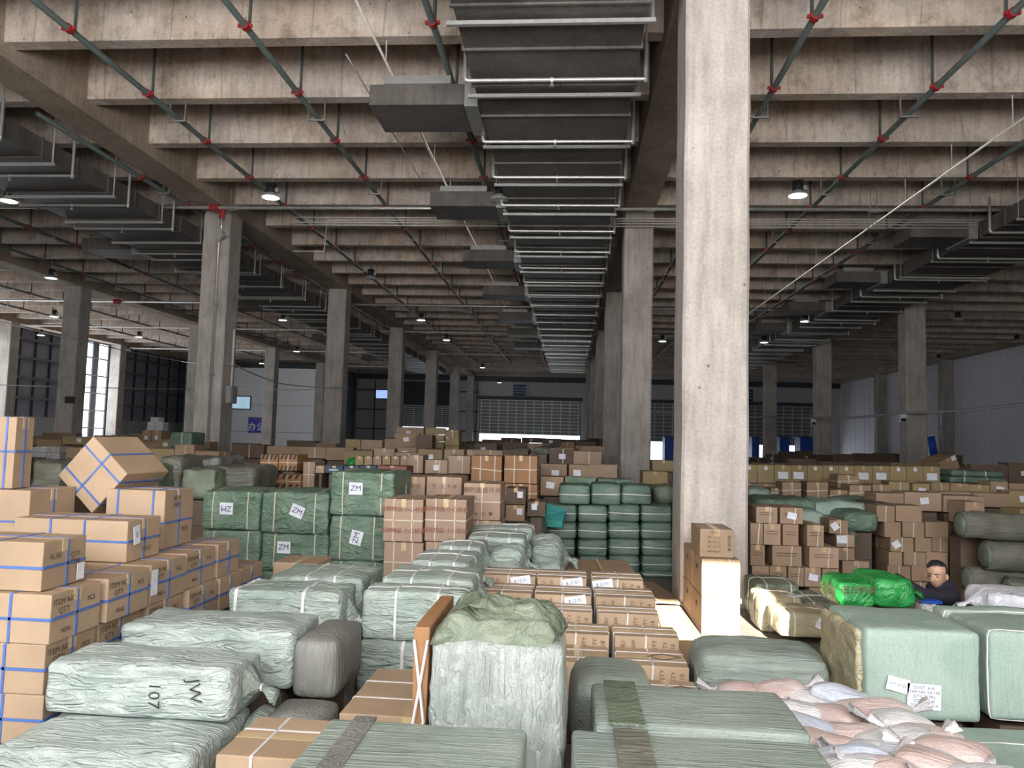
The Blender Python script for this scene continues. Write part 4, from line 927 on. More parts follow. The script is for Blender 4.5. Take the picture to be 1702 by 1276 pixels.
# plastic pouches with pale goods
PM = ['p_pink', 'p_pink', 'p_clear', 'p_blue', 'p_pink', 'p_clear']
BG = [(1215, 1150, 4.55), (1290, 1148, 4.55), (1345, 1160, 4.5), (1400, 1158, 4.42), (1235, 1178, 4.2), (1310, 1182, 4.15), (1385, 1188, 4.1), (1450, 1180, 4.12), (1500, 1200, 3.95), (1350, 1213, 3.8), (1420, 1222, 3.75), (1490, 1232, 3.65), (1545, 1226, 3.72),
      (1390, 1245, 3.45), (1455, 1255, 3.4), (1520, 1262, 3.35), (1585, 1250, 3.4), (1430, 1280, 3.12), (1500, 1288, 3.1), (1570, 1282, 3.1), (1640, 1300, 3.0), (1360, 1262, 3.2)]
hp = 'beside the long rounded bale,in the hind row middle,under the mint bale corner,touching the mint bale,at the taped bale edge,second row middle,in the centre of the heap,below the paper labels,towards the flat mint bale,on the taped bale side low,centre of the third row,bluish end of the third row,at the flat mint bale,fourth row by the taped bale,fourth row middle,fourth row pale end,alone toward the cord,front row first,front row middle,front row pink end,front corner white twist,tucked in at the taped bale corner'.split(',')
for i, (u, v, Y) in enumerate(BG):
    p = at(u, v, Y); SEED[0] += 1; w, d, h = .30+.04*math.sin(i*3), .17, .085
    z = max(.30, p.z-.05); x_ = max(p.x, 1.12) if Y < 3.8 else max(p.x, 1.03)
    o = body(w, d, h, .038, .02, .009, SEED[0], PM[i % 6], 'plastic_pouch', freq=6, ridge=.8, bulge=.02); o.location = (x_, Y, z); o.rotation_euler = (.1*math.sin(i*2), .12*math.sin(i*5), .5*math.sin(i*1.9)-.25)
    tag(o, ['pinkish', 'pinkish', 'milky', 'pale blue', 'pinkish', 'milky'][i % 6]+' plastic pouch, '+hp[i], 'pouch', 'plastic pouches in the heap')
    s = 1 if i % 2 else -1; n = 14; vs = []; pr_ = [(-.01, .075, .035), (.03, .035, .016), (.05, .012, .010), (.075, .022, .016), (.12, .05, .022)]
    for (xx, a, b) in pr_:
        for j in range(n):
            t = 2*math.pi*j/n; wv = 1+.3*math.sin(5*t+i)
            vs.append((s*(w/2+xx), math.cos(t)*a*wv, h*.5+math.sin(t)*b*wv+max(0, xx-.04)*.5))
    f = [(a*n+j, a*n+(j+1) % n, (a+1)*n+(j+1) % n, (a+1)*n+j) for a in range(4) for j in range(n)]
    if s < 0: f = [q[::-1] for q in f]
    mkobj('twisted_neck', vs, f, 'p_clear', o, True)
fill_under(1.0, 1.78, 2.75, 4.85, .32)
fill_under(1.0, 1.7, 3.9, 4.85, .5) if 0 else None
o = bale(3.04, 4.1, 5.76, 6.2, .74, .925, 'w_white', 'white plastic bag with a printed blue panel by the rolls', res=.03, r=.05, amp=.02, ridge=1.2, ties=(-1,), fill=True); MB().box(.0, .6, -.33, -.322, .03, .12).build('printed_panel', 'signblue', o)

# bright green sacks and the man
o = pbale(1396, 970, 1458, 1012, 6.35, .5, m='w_bright', label='bright green sack with black print, pillar side', res=.03, r=.055, amp=.02, ridge=1.2, fill=True); lettering(o, '日日鲜果', .07, (0, -.272, .15), 'front')
pbale(1456, 964, 1522, 1012, 6.3, .55, m='w_bright', label='bright green sack under the man’s outstretched hand', res=.03, r=.06, amp=.022, ridge=1.2, ties=(1,), fill=True)
bale(2.75, 3.05, 6.25, 6.55, .45, .62, 'w_bright', 'low crumpled bright green sack below the man', res=.03, r=.07, amp=.04, fill=True)
o = bale(2.9, 3.06, 6.58, 6.72, .56, .69, 'w_white', 'small bag with a blue lid below the man’s chest', res=.03, r=.04, amp=.01, fill=True); mkobj('lid', bv(-.08, .08, -.08, .08, .131, .15), BF, 'blueobj', o)

def capsules(parts, voxel, name, m, parent=None, smooth_it=4):
    bm = bmesh.new()
    for (p0, r0, p1, r1) in parts:
        p0, p1 = Vector(p0), Vector(p1); n = max(2, int((p1-p0).length/(min(r0, r1)*.5))+1)
        for i in range(n+1):
            t = i/n; r_ = r0+(r1-r0)*t; bmesh.ops.create_icosphere(bm, subdivisions=2, radius=r_, matrix=Matrix.Translation(p0.lerp(p1, t)))
    me = bpy.data.meshes.new(name); bm.to_mesh(me); bm.free(); o = bpy.data.objects.new(name, me); COL.objects.link(o)
    md = o.modifiers.new('remesh', 'REMESH'); md.mode = 'VOXEL'; md.voxel_size = voxel; sm_ = o.modifiers.new('smooth', 'SMOOTH'); sm_.iterations = smooth_it
    dg = bpy.context.evaluated_depsgraph_get(); m2 = bpy.data.meshes.new_from_object(o.evaluated_get(dg)); o.modifiers.clear(); o.data = m2; bpy.data.meshes.remove(me)
    m2.materials.clear(); m2.materials.append(M[m]); m2.polygons.foreach_set('use_smooth', [True]*len(m2.polygons)); 
    if parent: o.parent = parent
    return o
def ell(parts, c, rx, ry, rz): pass
PX, PY = 3.15, 6.92
# local frame: x to the wall side, y away from the camera; he sits on a low stool, turned towards the pillar side
hc = (0, 0, .83)
HM = Matrix.Translation((.02, -.02, .775)) @ Matrix.Rotation(R(48), 4, 'Z') @ Matrix.Rotation(R(-8), 4, 'Y') @ Matrix.Diagonal((.84, .84, .90, 1)) @ Matrix.Translation((-.01, .0, -.76))
def HT(L): return [(tuple(HM @ Vector(a)), ra*.86, tuple(HM @ Vector(b)), rb*.86) for (a, ra, b, rb) in L]
S = HT([((.02, 0, .80), .088, (-.005, -.005, .86), .092), ((-.035, -.008, .775), .062, (-.045, -.008, .80), .066), ((-.05, -.008, .75), .040, (-.03, 0, .76), .05)]) + [   # skull, jaw, chin
     ((.03, .0, .77), .050, (.06, .01, .66), .060),                                                                           # neck
     ((.08, .0, .68), .105, (.16, .02, .38), .125), ((.16, .02, .38), .125, (.20, .03, .14), .14),                              # trunk
     ((.06, -.15, .665), .062, (.09, .18, .67), .062),                                                                            # shoulders
     ((.06, -.16, .66), .052, (-.17, -.20, .68), .042), ((-.17, -.20, .68), .042, (-.42, -.22, .83), .028),                     # reaching arm
     ((.09, .18, .68), .052, (.02, .24, .36), .042), ((.02, .24, .36), .042, (-.22, .12, .40), .028),
     ((.16, -.08, .12), .085, (-.24, -.10, .28), .065), ((-.24, -.10, .28), .065, (-.20, -.10, .05), .045), ((-.2, -.1, .045), .04, (-.32, -.1, .035), .035),
     ((.16, .12, .12), .085, (-.24, .16, .28), .065), ((-.24, .16, .28), .065, (-.20, .16, .05), .045), ((-.2, .16, .045), .04, (-.32, .16, .035), .035)]
def hand(w, dirv, side, curl=.5):
    w = Vector(w); dv = Vector(dirv).normalized(); up_ = Vector((0, 0, 1)); la = dv.cross(up_).normalized()*side; out = []
    for k in (-1, 0, 1): out.append((w+la*.012*k, .018, w+dv*.075+la*.024*k, .015))
    for k, L in enumerate((.066, .074, .069, .054)):
        b = w+dv*.078+la*(.030-.020*k); m_ = b+dv*L*.5-up_*.008; e = m_+dv*L*.42-up_*L*curl*.6; out += [(b, .0095, m_, .0090), (m_, .0090, e, .0078)]
    b = w+dv*.02+la*.026; m_ = b+dv*.032+la*.026-up_*.006; out += [(b, .0125, m_, .011), (m_, .011, m_+dv*.030+la*.004-up_*.01, .0092)]
    return out
S += hand((-.42, -.22, .83), (-1, -.1, -.15), 1); S += hand((-.22, .12, .40), (-1, -.3, -.2), -1)
man = capsules(S, .0085, 'person', 'skin'); man.location = (PX, PY, .05)
tag(man, 'crouching man in a dark sweater reaching over the bright green sacks', 'person')
g = .012
SW = [(a, ra+g, b, rb+g) for (a, ra, b, rb) in S[4:11]]; SW[3] = ((.06, -.16, .66), .066, (-.17, -.20, .68), .056); SW[4] = ((-.17, -.20, .68), .056, (-.40, -.22, .82), .040)
SW += [((.05, 0, .735), .07, (.06, .01, .70), .09)]
capsules(SW, .011, 'sweater', 'sweater', man); capsules([(a, ra+g, b, rb+g) for (a, ra, b, rb) in S[11:13]+S[14:16]]+[((.18, .02, .12), .15, (.16, .02, .1), .14)], .013, 'trousers', 'trouser', man)
capsules(HT([((.035, 0, .862), .096, (.004, 0, .880), .088), ((.055, 0, .835), .088, (.062, 0, .79), .070)]), .008, 'hair', 'hair', man)
for s in (-1, 1):
    for q in (MB().tube([(-.091, s*.048, .822), (-.0955, s*.034, .823), (-.094, s*.020, .821)], .006, 6).build('eye', 'black', man, True),
              MB().tube([(-.090, s*.054, .842), (-.097, s*.036, .848), (-.097, s*.014, .843)], .005, 5).build('eyebrow', 'hair', man),
              MB().lathe([(.002, -.03), (.014, -.02), (.018, .005), (.014, .025), (.003, .032)], 10, (.015, s*.094, .80)).build('ear', 'skin', man, True)): q.matrix_local = HM
for q in (MB().tube([(-.092, 0, .83), (-.104, 0, .80), (-.114, 0, .785), (-.098, 0, .777)], [.008, .011, .014, .008], 8).build('nose', 'skin', man, True),
          MB().tube([(-.094, -.024, .752), (-.103, 0, .754), (-.094, .024, .752)], .005, 6).build('mouth', 'lip', man, True)): q.matrix_local = HM
st = MB().box(-.15, .15, -.15, .15, .13, .16).box(-.14, -.1, -.14, -.1, 0, .13).box(.1, .14, -.14, -.1, 0, .13).box(-.14, -.1, .1, .14, 0, .13).box(.1, .14, .1, .14, 0, .13).build('stool', 'blueobj'); st.location = (PX+.2, PY+.02, 0); tag(st, 'low plastic stool under the crouching man', 'stool')
st.scale = (1, 1, .7)

# ------------------------------------------------------------------ wall of cartons beyond the big pillar
WN = 'wall of cartons beyond the big pillar'
lays = [(966, 1000, [(1249, 1270), (1272, 1321), (1345, 1395)]), (935, 966, [(1250, 1279), (1280, 1309), (1310, 1337), (1338, 1366), (1367, 1395)]),
        (902, 935, [(1247, 1272), (1284, 1334), (1345, 1395)]), (867, 901, [(1247, 1269), (1270, 1299), (1301, 1328), (1342, 1371)]), (840, 866, [(1257, 1293), (1297, 1336)])]
on = ['first', 'second', 'third', 'fourth', 'fifth', 'sixth', 'seventh', 'eighth', 'ninth', 'tenth', 'eleventh', 'twelfth']
zz = [0, .256, .49, .74, 1.0, 1.2]
for r_, (v0, v1, xs2) in enumerate(lays):
    for c, (a, b) in enumerate(xs2):
        xa, xb = at(a, v0, 9.55).x, at(b, v0, 9.55).x
        o = carton(max(xa, 2.17), xb, 9.55+.02*(c % 2), 10.1, zz[r_]+.002, zz[r_+1], 'card2' if (r_+c) % 4 else 'card5', label='brown carton, %s from the big pillar in the %s layer of the wall of cartons' % (on[c], ORD[r_]), group=WN,
                   straps=[('x', .3, .08)] if (b-a) > 35 or (r_+c) % 3 == 0 else (), sm='cream_strap', sw=.012, tape=(r_+c) % 2 == 0)
        w, h = xb-xa, zz[r_+1]-zz[r_]
        for q in range(2): MB().box(-w*.35, w*.3, -.281, -.276, h*(.62-.12*q), h*(.62-.12*q)+.006).build('printed_line', 'ink', o) if (b-a) > 24 else None
        if (r_, c) in ((1, 3), (4, 1), (0, 0)): sticker(o, .11, .08, (0, -.284, h*.5), 'front', -.2)
    if r_ < 4: 
        xb = at(xs2[-1][1], 900, 9.55).x
        fill_under(2.2, xb-.05, 10.15, 10.5, zz[r_+1]) if r_ == 3 else None
second = [(1378, 1410, 864, 887, 'sloping label'), (1390, 1421, 888, 909, 'square label'), (1389, 1421, 910, 931, 'none'), (1400, 1445, 932, 965, 'none'), (1400, 1445, 966, 1000, 'small label')]
for i, (a, b, v0, v1, lb) in enumerate(second):
    o = pcarton(a, v0, b, v1, 10.6, .8, m='card5' if i % 2 else 'card2', label='brown carton in the stepped stack behind the carton wall, %s from the top' % on[i], group='stepped stack behind the carton wall', straps=[('x', .2)], sm='cream_strap', sw=.012)
    if lb != 'none': sticker(o, .13 if i == 1 else .09, .1, (-.05, -.402, .1), 'front', .6 if i == 0 else .05)
third = [(840, 867, [(1457, 1488), (1489, 1533)]), (867, 893, [(1470, 1498), (1500, 1537), (1538, 1577)]), (893, 917, [(1480, 1519), (1521, 1577)]), (917, 940, [(1477, 1500), (1502, 1577)]), (940, 966, [(1475, 1514), (1515, 1577)]), (967, 995, [(1475, 1514), (1515, 1577)])]
for r_, (v0, v1, xs2) in enumerate(third):
    for c, (a, b) in enumerate(xs2):
        n = 2 if b-a > 50 else 1
        for q in range(n):
            a2 = a+(b-a)*q/n; b2 = a+(b-a)*(q+1)/n
            o = pcarton(a2, v0, b2, v1, 11.2, .42, m='card2', label='brown carton %s across and %s from the top in the stack behind the man' % (on[c*2+q], on[r_]), group='stack of cartons behind the man', straps=[('x', 0, .05)] if (r_+c+q) % 2 == 0 else (), sm='cream_strap', sw=.012, tape=False)
            if (r_, c) == (2, 0): sticker(o, .1, .1, (-.08, -.215, .1), 'front', .6)
    for k, (yy, xl) in enumerate(((11.64, 1456), (12.08, 1441))):
        z1 = at(1490, v0+1, 11.2).z; z0 = max(0, at(1490, v1+1, 11.2).z); xa = at(1476 if r_ > 1 else 1460, v0, 11.2).x+.02*k
        carton(xa, xa+.42, yy, yy+.42, z0, z1, 'cardd', label='shaded carton %s from the top in the %s row behind the stack front' % (on[r_], ['second', 'third'][k]), group='stack of cartons behind the man', tape=False)  # shade on the stack's side put into the colour as darker cardboard
# rolls of olive wrap
for i, (x0, y0, z, rr, L, nm) in enumerate(((5.15, 10.2, 1.00, .17, 2.4, 'topmost crumpled long one'), (5.35, 10.35, .62, .19, 2.2, 'one under the topmost'), (5.9, 10.0, .62, .17, 2.0, 'front end at the white bag'), (5.2, 10.5, .28, .17, 2.2, 'low one by the carton stack'), (5.5, 10.1, .22, .18, .66, 'lowest front one'), (6.2, 10.15, .25, .17, 2.0, 'lowest at the edge'))):
    if i == 0: x0, y0 = 5.0, 10.25
    n = 22; vs = []; m_ = 16
    for k in range(m_+1):
        t = k/m_; xx = x0+L*t
        for j in range(n):
            a = 2*math.pi*j/n; q = Vector((xx*2.2, math.cos(a)*1.5, math.sin(a)*1.5+i*9)); r2 = rr*(1+.10*noise.noise(q)+.06*noise.noise(q*3))
            vs.append((xx, y0+.25*L*t*0+math.cos(a)*r2, z+math.sin(a)*r2))
    f = [(k*n+j, k*n+(j+1) % n, (k+1)*n+(j+1) % n, (k+1)*n+j) for k in range(m_) for j in range(n)]; f += [tuple(range(n-1, -1, -1)), tuple(m_*n+j for j in range(n))]
    o = mkobj('wrapped_roll', vs, f, 'w_roll', None, True); o.rotation_euler = (0, 0, 0); tag(o, 'olive grey wrapped roll, '+nm, 'roll', 'rolls by the pale wall')
    e = MB().lathe([(rr*.9, 0), (rr*.7, .02), (rr*.3, .035), (.01, .03)], 16).build('gathered_end', 'w_moss', o, True); e.rotation_euler = (0, R(-90), 0); e.location = (x0, y0, z)
fill_under(5.2, 7.2, 10.7, 11.1, .8)

# ------------------------------------------------------------------ soft green sacks behind the carton wall
for i, (a, v0, b, v1, Y, nm) in enumerate(((1256, 830, 1358, 868, 11.6, 'broad one at the pillar'), (1352, 834, 1442, 868, 11.7, 'broad middle one'), (1404, 852, 1462, 884, 11.1, 'low one at the stack edge'), (1300, 850, 1372, 880, 11.0, 'low one between the cartons'), (1395, 830, 1458, 852, 12.6, 'rear one at the cartons'), (1244, 812, 1282, 836, 12.6, 'rear one at the pillar'), (1408, 882, 1428, 905, 10.9, 'small one squeezed in the gap'))):
    pbale(a, v0, b, v1, Y, .8, m='w_mint' if i % 2 else 'w_green', label='soft green sack, '+nm, group='soft green sacks behind the carton wall', res=.08, r=.08, amp=.03, bulge=.03, fill=True)

# ------------------------------------------------------------------ long row of labelled cartons
PN = 'long row of labelled olive cartons'
xs3 = [1232, 1259, 1287, 1316, 1342, 1368, 1394, 1420, 1450, 1479, 1507, 1535, 1563]
for c in range(12):
    o = pcarton(xs3[c], 772+c*.3, xs3[c+1], 802+c*.3, 15.0, .5, m='card4', label='olive brown carton, %s along the row in front of the pale wall pillars' % on[c], group=PN)
    h = .33
    if c in (2, 3, 7, 8, 11): sticker(o, .19, .13, (.0 if c != 3 else -.02, -.256, h*.45), 'front', 0)
    else: sticker(o, .06, .06, (0, -.256, h-.05), 'front', 0)
for c in range(12): 
    if c in (0, 1, 2, 5, 8, 9, 10, 11): pcarton(xs3[c], 803+c*.3, xs3[c+1], 832+c*.3, 14.95, .5, m='card2', label='brown carton, %s along the layer below the labelled row' % on[c], group=PN, fill=True)
    else: fill_under(at(xs3[c], 803, 15).x, at(xs3[c+1], 803, 15).x, 15, 15.5, at(xs3[c], 803, 15).z)
for i, (a, v0, b, v1, Y, r0) in enumerate(((1300, 801, 1332, 831, 13.3, 0), (1341, 801, 1377, 833, 13.2, 0), (1281, 811, 1299, 827, 13.5, 0), (1392, 789, 1428, 812, 13.9, .15), (1412, 806, 1449, 835, 13.1, .1), (1450, 805, 1479, 833, 13.2, 0), (1379, 814, 1411, 835, 13.2, 0))):
    pcarton(a, v0, b, v1, Y, .42, m='card2', label='brown carton with crossed cream straps, %s before the labelled row' % on[i], group='cross strapped cartons before the labelled row', straps=[('x', .05), ('z', .55, .06)], sm='cream_strap', sw=.018, fill=True)
ONN = ON+['twenty-'+a for a in ON[:9]]+['thirtieth']*30
def rowfill(u0, u1, Y, vt, sizes, mats, label, group, D=.45, layers=1, jit=4, seed=1, hmin=.22, hmax=.36, stick=.25, gap=0, rot=.12):
    """one visible row of loose cartons at distance Y; what is under it goes to the pile"""
    q = random.Random(seed); u = u0; px = 1260/Y; n = 0; idx = -1
    while u < u1-4:
        w = q.uniform(*sizes); du = w*px; v = vt(u) if callable(vt) else vt; v += q.uniform(-jit, jit)
        h = q.uniform(hmin, hmax); z = at(u, v, Y).z
        xa, xb = at(u, v, Y).x, at(u+du, v, Y).x
        clash = any(xb > cx-.03 and xa < cx+CW+.03 and Y < cyy+CW+.02 and Y+D > cyy-.02 for cx in ROWX.values() for cyy in [Y0+BAY*i for i in range(6)])
        if not clash and z-h > -.05:
            idx += 1
            for k in range(layers):
                z1 = z-(h+.004)*k; z0 = z1-h
                if z0 < 0: break
                ro = q.uniform(-rot, rot) if k == 0 else 0
                o = carton(xa, xb, Y, Y+D, z0, z1, q.choice(mats), label='%s, %s along%s' % (label, ONN[idx], '' if layers == 1 else ', '+['topmost', 'one below the top', 'two below the top'][k]), group=group, rot=ro, straps=[('x', .1)] if q.random() < .25 else (), sm='cream_strap', sw=.016*max(1, Y/14), tape=q.random() < .4)
                if q.random() < stick: sticker(o, min(.13, w*.4), .1, (q.uniform(-.1, .1)*w, -D/2-.006, h*.55), 'front', q.uniform(-.2, .2))
                n += 1
                zb = z0
            fill_under(xa, xb, Y, Y+D, zb-.003)
        u += du+gap+q.uniform(0, 2)
    return n
B = ['card2', 'card2', 'card5', 'card4']; DK = ['cardd', 'cardd', 'card2']
lb = lambda s: dict(label=s[0], group=s[1])
# right half, between the labelled row and the rolls
rowfill(1455, 1600, 12.2, lambda u: 818+.03*(u-1455), (.35, .8), ['card2', 'card4', 'card5'], seed=3, **lb(('tan carton in the jumble behind the stack of the man', 'jumble of cartons behind the man')), hmin=.25, hmax=.3)
rowfill(1480, 1702, 13.6, 803, (.3, .55), ['card4', 'card4', 'card2'], seed=4, **lb(('olive carton at the end of the cross strapped cartons', 'cartons beyond the cross strapped ones')))
rowfill(1560, 1720, 12.9, 815, (.5, .9), ['card4', 'card5'], seed=14, **lb(('long tan carton at the foot of the flat green bales', 'long cartons below the flat green bales')), hmin=.2, hmax=.3)
for i, (a, v0, b, v1, Y, ro, nm) in enumerate(((1528, 848, 1575, 882, 12.7, .35, 'half turned with crumpled tape'), (1576, 850, 1612, 882, 12.7, .1, 'with glossy tape beside the half turned one'), (1604, 834, 1637, 872, 11.6, 0, 'upright tall one before the green rolls'), (1652, 857, 1695, 884, 10.9, 0, 'with a paper label above the top roll'), (1637, 852, 1654, 882, 11.2, 0, 'narrow one above the top roll'), (1696, 846, 1730, 884, 11.2, 0, 'greenish one at the picture edge'), (1500, 852, 1530, 868, 13.2, 0, 'flat one behind the half turned one'))):
    o = pcarton(a, v0, b, v1, Y, .5, m='card4' if i % 2 else 'card5', label='tan carton, '+nm, group='cartons over the olive rolls', rot=ro, fill=True)
    if i == 3: sticker(o, .1, .1, (.05, -.256, .15), 'front')
for i in range(2): pbale(1582-i*3, 783+i*10, 1668+i*6, 792+i*11, 15.2, .8, m='w_teal', label='flat teal green bale, %s of two beyond the labelled row' % ['upper', 'lower'][i], group='flat teal bales', res=.1, r=.03, fill=True, straps=[('x', -.5), ('x', .3)], sw=.02)
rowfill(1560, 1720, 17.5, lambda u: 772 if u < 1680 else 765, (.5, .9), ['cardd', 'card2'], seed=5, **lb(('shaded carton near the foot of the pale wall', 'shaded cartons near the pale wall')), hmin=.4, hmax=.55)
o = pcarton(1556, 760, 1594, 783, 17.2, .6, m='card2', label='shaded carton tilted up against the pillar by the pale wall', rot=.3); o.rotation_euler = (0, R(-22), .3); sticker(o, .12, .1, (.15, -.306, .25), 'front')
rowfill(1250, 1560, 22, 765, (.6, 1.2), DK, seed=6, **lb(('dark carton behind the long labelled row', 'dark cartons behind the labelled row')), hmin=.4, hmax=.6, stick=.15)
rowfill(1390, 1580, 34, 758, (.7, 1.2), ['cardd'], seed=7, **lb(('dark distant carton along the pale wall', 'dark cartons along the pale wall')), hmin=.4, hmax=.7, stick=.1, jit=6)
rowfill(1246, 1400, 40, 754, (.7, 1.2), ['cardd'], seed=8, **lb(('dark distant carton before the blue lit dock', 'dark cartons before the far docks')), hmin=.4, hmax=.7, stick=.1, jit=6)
for a, b in ((1296, 1312), (1330, 1352), (1105, 1120), (1250, 1262)):
    p, q = at(a, 727, 60), at(b, 760, 60); o = MB().box(p.x, q.x, 60, 61.5, 0, p.z).build('blue_crate', 'blueobj'); tag(o, 'distant blue cargo crate by the far dock, %s' % {1296: 'second from the wide pillar', 1330: 'widest one', 1105: 'alone between the big pillars', 1250: 'at the edge of the big pillar'}[a], 'crate', 'blue crates at the far docks'); MB().box(p.x-.05, q.x+.05, 59.95, 61.55, p.z, p.z+.08).build('lid', 'signdark', o)
# behind the second pillar gap
pcarton(1068, 783, 1110, 805, 13.2, .6, m='card4', label='tan carton with a white label between the two big pillars', fill=True)
pcarton(1084, 765, 1122, 783, 16.0, .6, m='card4', label='olive carton farther between the two big pillars', fill=True)
rowfill(1088, 1122, 20.9, 765, (.4, .7), DK, seed=9, **lb(('dark carton between the two big pillars', 'dark cartons between the big pillars')))

# ------------------------------------------------------------------ middle distance
for i, (a, v0, b, v1) in enumerate(((783, 757, 834, 803), (838, 757, 893, 803), (838, 804, 893, 835), (783, 804, 834, 835))):
    pcarton(a, v0, b, v1, 11.6, .6, m='card3', label='orange brown carton with cream straps, %s' % ['top by the tall carton', 'top by the dark cartons', 'below by the dark cartons', 'hidden below by the tall carton'][i], group='orange brown strapped cartons', straps=[('x', -.4), ('x', .55), ('z', .5, -.08 if i == 0 else 0)], sm='cream_strap', sw=.014, fill=True)
for i, (a, v0, b, v1, Y) in enumerate(((840, 811, 874, 838, 10.2), (840, 839, 872, 866, 10.2), (876, 833, 907, 858, 10.4), (905, 838, 930, 862, 11.9))):
    o = pcarton(a, v0, b, v1, Y, .5, m='cardd' if i != 1 else 'card2', label='dark brown carton with a small label, %s before the orange brown ones' % on[i], group='dark cartons before the orange brown ones', fill=True); sticker(o, .075, .085, (.06 if i != 2 else -.03, -.256, .13), 'front')
q5 = lambda i: [(678, 756, 703, 786, 12.4), (706, 764, 744, 787, 12.4), (744, 757, 782, 787, 12.5)][i]
for i in range(3):
    a, v0, b, v1, Y = q5(i); o = pcarton(a, v0, b, v1, Y, .5, m='card5', label='pinkish brown carton above the marked cartons, %s' % ['narrow tall one', 'one with a white label', 'square one'][i], group='pinkish cartons above the marked ones', straps=[('x', .3)], sm='cream_strap', fill=True)
    if i == 1: sticker(o, .09, .09, (0, -.256, .1), 'front')
for i in range(6): pcarton(590+15*i, 758, 604+15*i, 776, 12.9, .4, m=['card4', 'card2', 'card5'][i % 3], label='small brown carton, %s in the row above the navy boxes' % on[i], group='small cartons above the navy boxes', fill=True)
for i, (a, b, m_, s) in enumerate(((540, 570, 'navybox', 'makita'), (571, 597, 'navybox', 'makita'), (598, 626, 'navybox', 'makita'), (627, 676, 'maroon', None), (524, 539, 'card2', None))):
    o = pcarton(a, 774, b, 786, 11.0, .5, m=m_, label=['dark navy carton with pale lettering, first in its row', 'dark navy carton with pale lettering, middle of its row', 'dark navy carton with pale lettering, beside the maroon one', 'long maroon carton behind the tall green bale', 'small brown carton beside the navy ones'][i], fill=True)
    if s: lettering(o, s, .055, (0, -.256, .05), 'front', 'signw')
pbale(575, 762, 590, 776, 13.6, .4, m='w_bright', label='small bright green bag above the navy boxes', res=.06, r=.06, fill=True)
# cartons with dark stripes
for i, (a, v0, b, v1, Y) in enumerate(((432, 755, 462, 782, 11.8), (463, 755, 494, 782, 11.8), (422, 788, 452, 811, 11.4), (453, 788, 500, 811, 11.5), (503, 767, 523, 810, 11.6))):
    o = pcarton(a, v0, b, v1, Y, .5, m='card3' if i < 4 else 'card5', label='brown carton with dark slanting stripes, %s' % on[i] if i < 4 else 'narrow tall carton beside the striped ones', group='striped cartons behind the green bales', straps=[('z', .5), ('x', 0)], sm='cream_strap', sw=.012, fill=True, tape=False)
    if i < 4:
        w = o.dimensions.x; h = o.dimensions.z
        for k in range(4):
            x = -w*.42+w*.23*k
            for z in ((0, h*.3), (h*.7, h)): mkobj('stripe', [(x, -.256, z[0]), (x+w*.1, -.256, z[0]), (x+w*.19, -.256, z[1]), (x+w*.09, -.256, z[1]), (x, -.251, z[0]), (x+w*.1, -.251, z[0]), (x+w*.19, -.251, z[1]), (x+w*.09, -.251, z[1])], BF, 'black', o)
# sheet covered goods behind the tilted carton
for i, (a, v0, b, v1, Y, m_, nm) in enumerate(((262, 760, 300, 812, 10.0, 'w_roll', 'upright grey green one behind the tilted carton'), (301, 780, 358, 830, 9.6, 'w_moss', 'one with a pleated skirt'), (359, 776, 420, 815, 9.9, 'w_roll', 'dark square one beside the pleated one'), (293, 761, 363, 778, 10.6, 'w_dark', 'long flat dark one on top'), (225, 775, 262, 815, 9.6, 'w_moss', 'low one hidden by the tilted carton'), (52, 768, 100, 812, 8.8, 'w_roll', 'dull one between the tall and the tilted carton'))):
    pbale(a, v0, b, v1, Y, .9, m=m_, label='sheet covered goods, '+nm, group='sheet covered goods behind the tilted carton', res=.07, r=.05, amp=.035, freq=5, ridge=1.2, fill=True)
G1 = lambda s: (s, s)
rowfill(110, 345, 14.5, lambda u: 742, (.35, .7), B, seed=11, label='brown carton in the jumble behind the tilted carton', group='jumble behind the tilted carton', layers=1, stick=.4, jit=8)
rowfill(60, 300, 20, lambda u: 728, (.5, .9), B, seed=12, label='brown carton farther behind the tilted carton', group='far jumble on the window side', layers=1, jit=6)
rowfill(40, 330, 27, 722, (.5, .9), B, seed=13, label='brown carton heaped in front of the tall windows', group='cartons before the tall windows', layers=1)
for i, (a, v0, b, v1) in enumerate(((235, 716, 251, 738), (252, 716, 268, 738), (236, 738, 252, 752), (253, 738, 270, 752))):
    o = pcarton(a, v0-1, b, v1, 22, .5, m='card2', label='brown carton, %s of four under the white boxes' % on[i], group='cartons under the white boxes', fill=i > 1); sticker(o, .1, .12, (0, -.256, .2), 'front')
for i, (a, v0, b, v1) in enumerate(((250, 693, 264, 701), (245, 701, 257, 709), (258, 701, 271, 710), (244, 709, 257, 716), (258, 710, 271, 716))):
    pcarton(a, v0, b, v1, 28, .4, m='paper', label='small white carton, %s of the white pyramid' % on[i], group='white cartons piled before the dark cladding', tape=False, fill=i > 2)
for i, (a, v0, b, v1) in enumerate(((283, 718, 318, 743), (262, 745, 290, 757), (291, 745, 330, 758))): pbale(a, v0, b, v1, 17.5, .7, m='w_green', label='pale green strapped bale by the drain pipe pillar, %s' % on[i], group='green bales by the drain pipe pillar', res=.1, r=.04, straps=[('x', .1)], sw=.02, fill=True)
rowfill(385, 545, 17.5, lambda u: 745, (.4, .8), DK+['card2'], seed=15, label='dark brown carton below the white office', group='dark cartons below the white office', stick=.35, jit=8)
rowfill(385, 535, 23, lambda u: 736, (.6, 1.0), DK, seed=16, label='dark brown carton close before the white office', group='dark cartons close before the office', stick=.3, jit=5)
rowfill(386, 430, 15.0, 765, (.4, .6), DK, seed=17, label='dark carton beside the striped cartons', group='dark cartons beside the striped ones', stick=.5)
rowfill(575, 645, 19, lambda u: 728, (.35, .55), B, seed=18, label='brown carton heaped between the two window side pillars', group='cartons between the window side pillars', layers=2, jit=4)
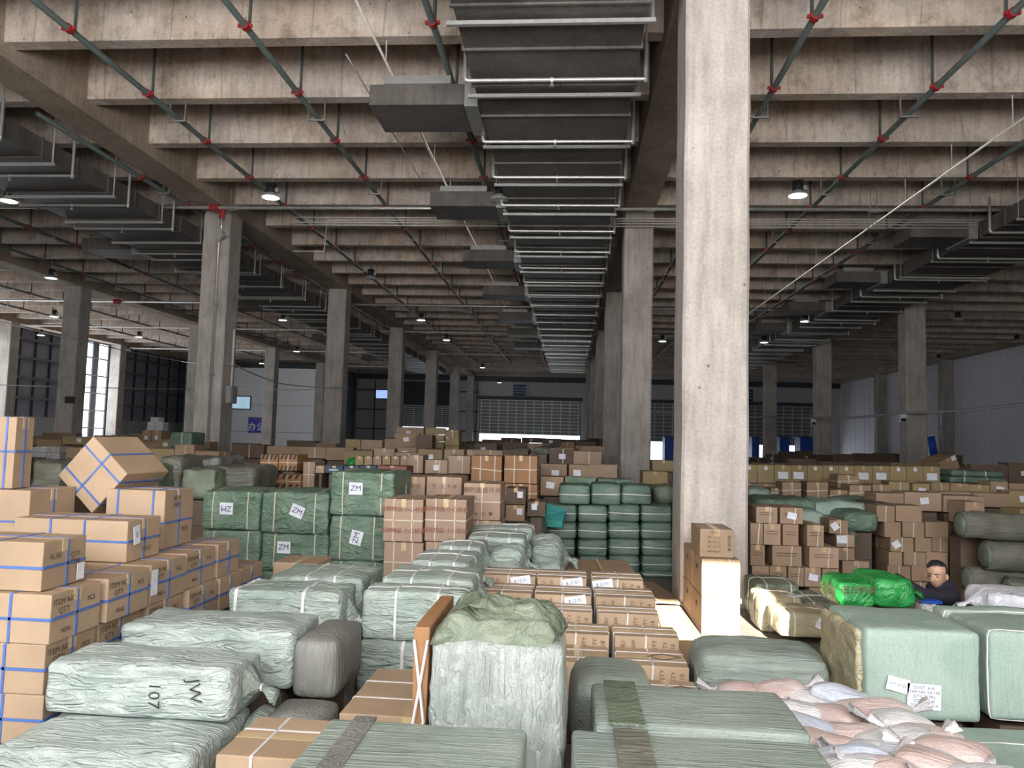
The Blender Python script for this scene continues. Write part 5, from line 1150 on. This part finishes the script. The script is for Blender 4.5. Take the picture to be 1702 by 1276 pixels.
rowfill(572, 640, 16, 745, (.4, .7), B, seed=19, label='brown carton low between the two window side pillars', group='cartons low between the window side pillars', jit=5)
rowfill(655, 700, 18, lambda u: 718, (.4, .6), ['card5', 'card2'], seed=20, label='brown carton in the tall heap, pinkish side', group='tall heap before the half open shutter', layers=2, jit=3)
rowfill(692, 712, 17.5, 722, (.35, .5), ['cardd'], seed=21, label='dark carton in the middle of the tall heap', group='tall heap before the half open shutter', layers=2, jit=1)
rowfill(706, 746, 19, lambda u: 706+abs(u-722)*.35, (.35, .5), ['card4'], seed=22, label='yellowish carton in the tall heap', group='tall heap before the half open shutter', layers=3, jit=2, hmin=.17, hmax=.22)
rowfill(660, 700, 21, 708, (.5, .8), ['card5'], seed=23, label='reddish carton high at the back of the tall heap', group='tall heap before the half open shutter', layers=1, jit=1)
rowfill(655, 790, 15.2, lambda u: 748, (.3, .55), B, seed=24, label='brown carton at the foot of the tall heap', group='cartons at the foot of the tall heap', jit=5)
rowfill(735, 800, 20.5, 737, (.5, .8), B+DK, seed=25, label='brown carton leaning beside the tall heap', group='cartons beside the tall heap', jit=5, rot=.5)
rowfill(790, 985, 15.0, lambda u: 750, (.35, .6), B+DK, seed=26, label='brown carton behind the orange brown cartons', group='cartons behind the orange brown ones', jit=5)
rowfill(900, 1030, 13.2, lambda u: 768, (.3, .55), B, seed=27, label='brown carton above the teal bales', group='cartons above the teal bales', jit=5, stick=.5)
rowfill(900, 1030, 12.2, lambda u: 795, (.35, .6), ['card2', 'w_green', 'card5'], seed=28, label='carton right behind the teal bales', group='cartons right behind the teal bales', jit=5)
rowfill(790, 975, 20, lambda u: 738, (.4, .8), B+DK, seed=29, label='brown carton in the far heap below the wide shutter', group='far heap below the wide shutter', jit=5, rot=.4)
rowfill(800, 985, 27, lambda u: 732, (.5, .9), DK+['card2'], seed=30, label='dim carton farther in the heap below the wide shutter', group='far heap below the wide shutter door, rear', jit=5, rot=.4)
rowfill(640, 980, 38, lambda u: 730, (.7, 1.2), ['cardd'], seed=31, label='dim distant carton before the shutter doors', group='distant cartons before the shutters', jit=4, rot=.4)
for i, (u, v, Y) in enumerate(((865, 745, 17), (905, 742, 17.4), (940, 748, 16.6), (985, 800, 12.6), (1010, 798, 12.4), (820, 790, 12.4))):
    pbale(u-18, v, u+18, v+14, Y, .6, m=['w_roll', 'w_dark', 'w_moss'][i % 3], label='slumped grey sack among the far cartons, %s' % on[i], group='slumped sacks among the far cartons', res=.1, r=.09, amp=.05, fill=True)
# loose plank boards of the dark floor are not visible

rowfill(52, 92, 15.5, lambda u: 744, (.25, .4), ['galv'], seed=41, label='small silvery carton heaped beside the tall upright carton', group='silvery cartons', layers=2, jit=3, hmin=.1, hmax=.14, stick=0)
PILE_O = None
if PILE.v:
    PILE_O = PILE.build('carton_pile', 'cardd'); tag(PILE_O, kind='stuff')
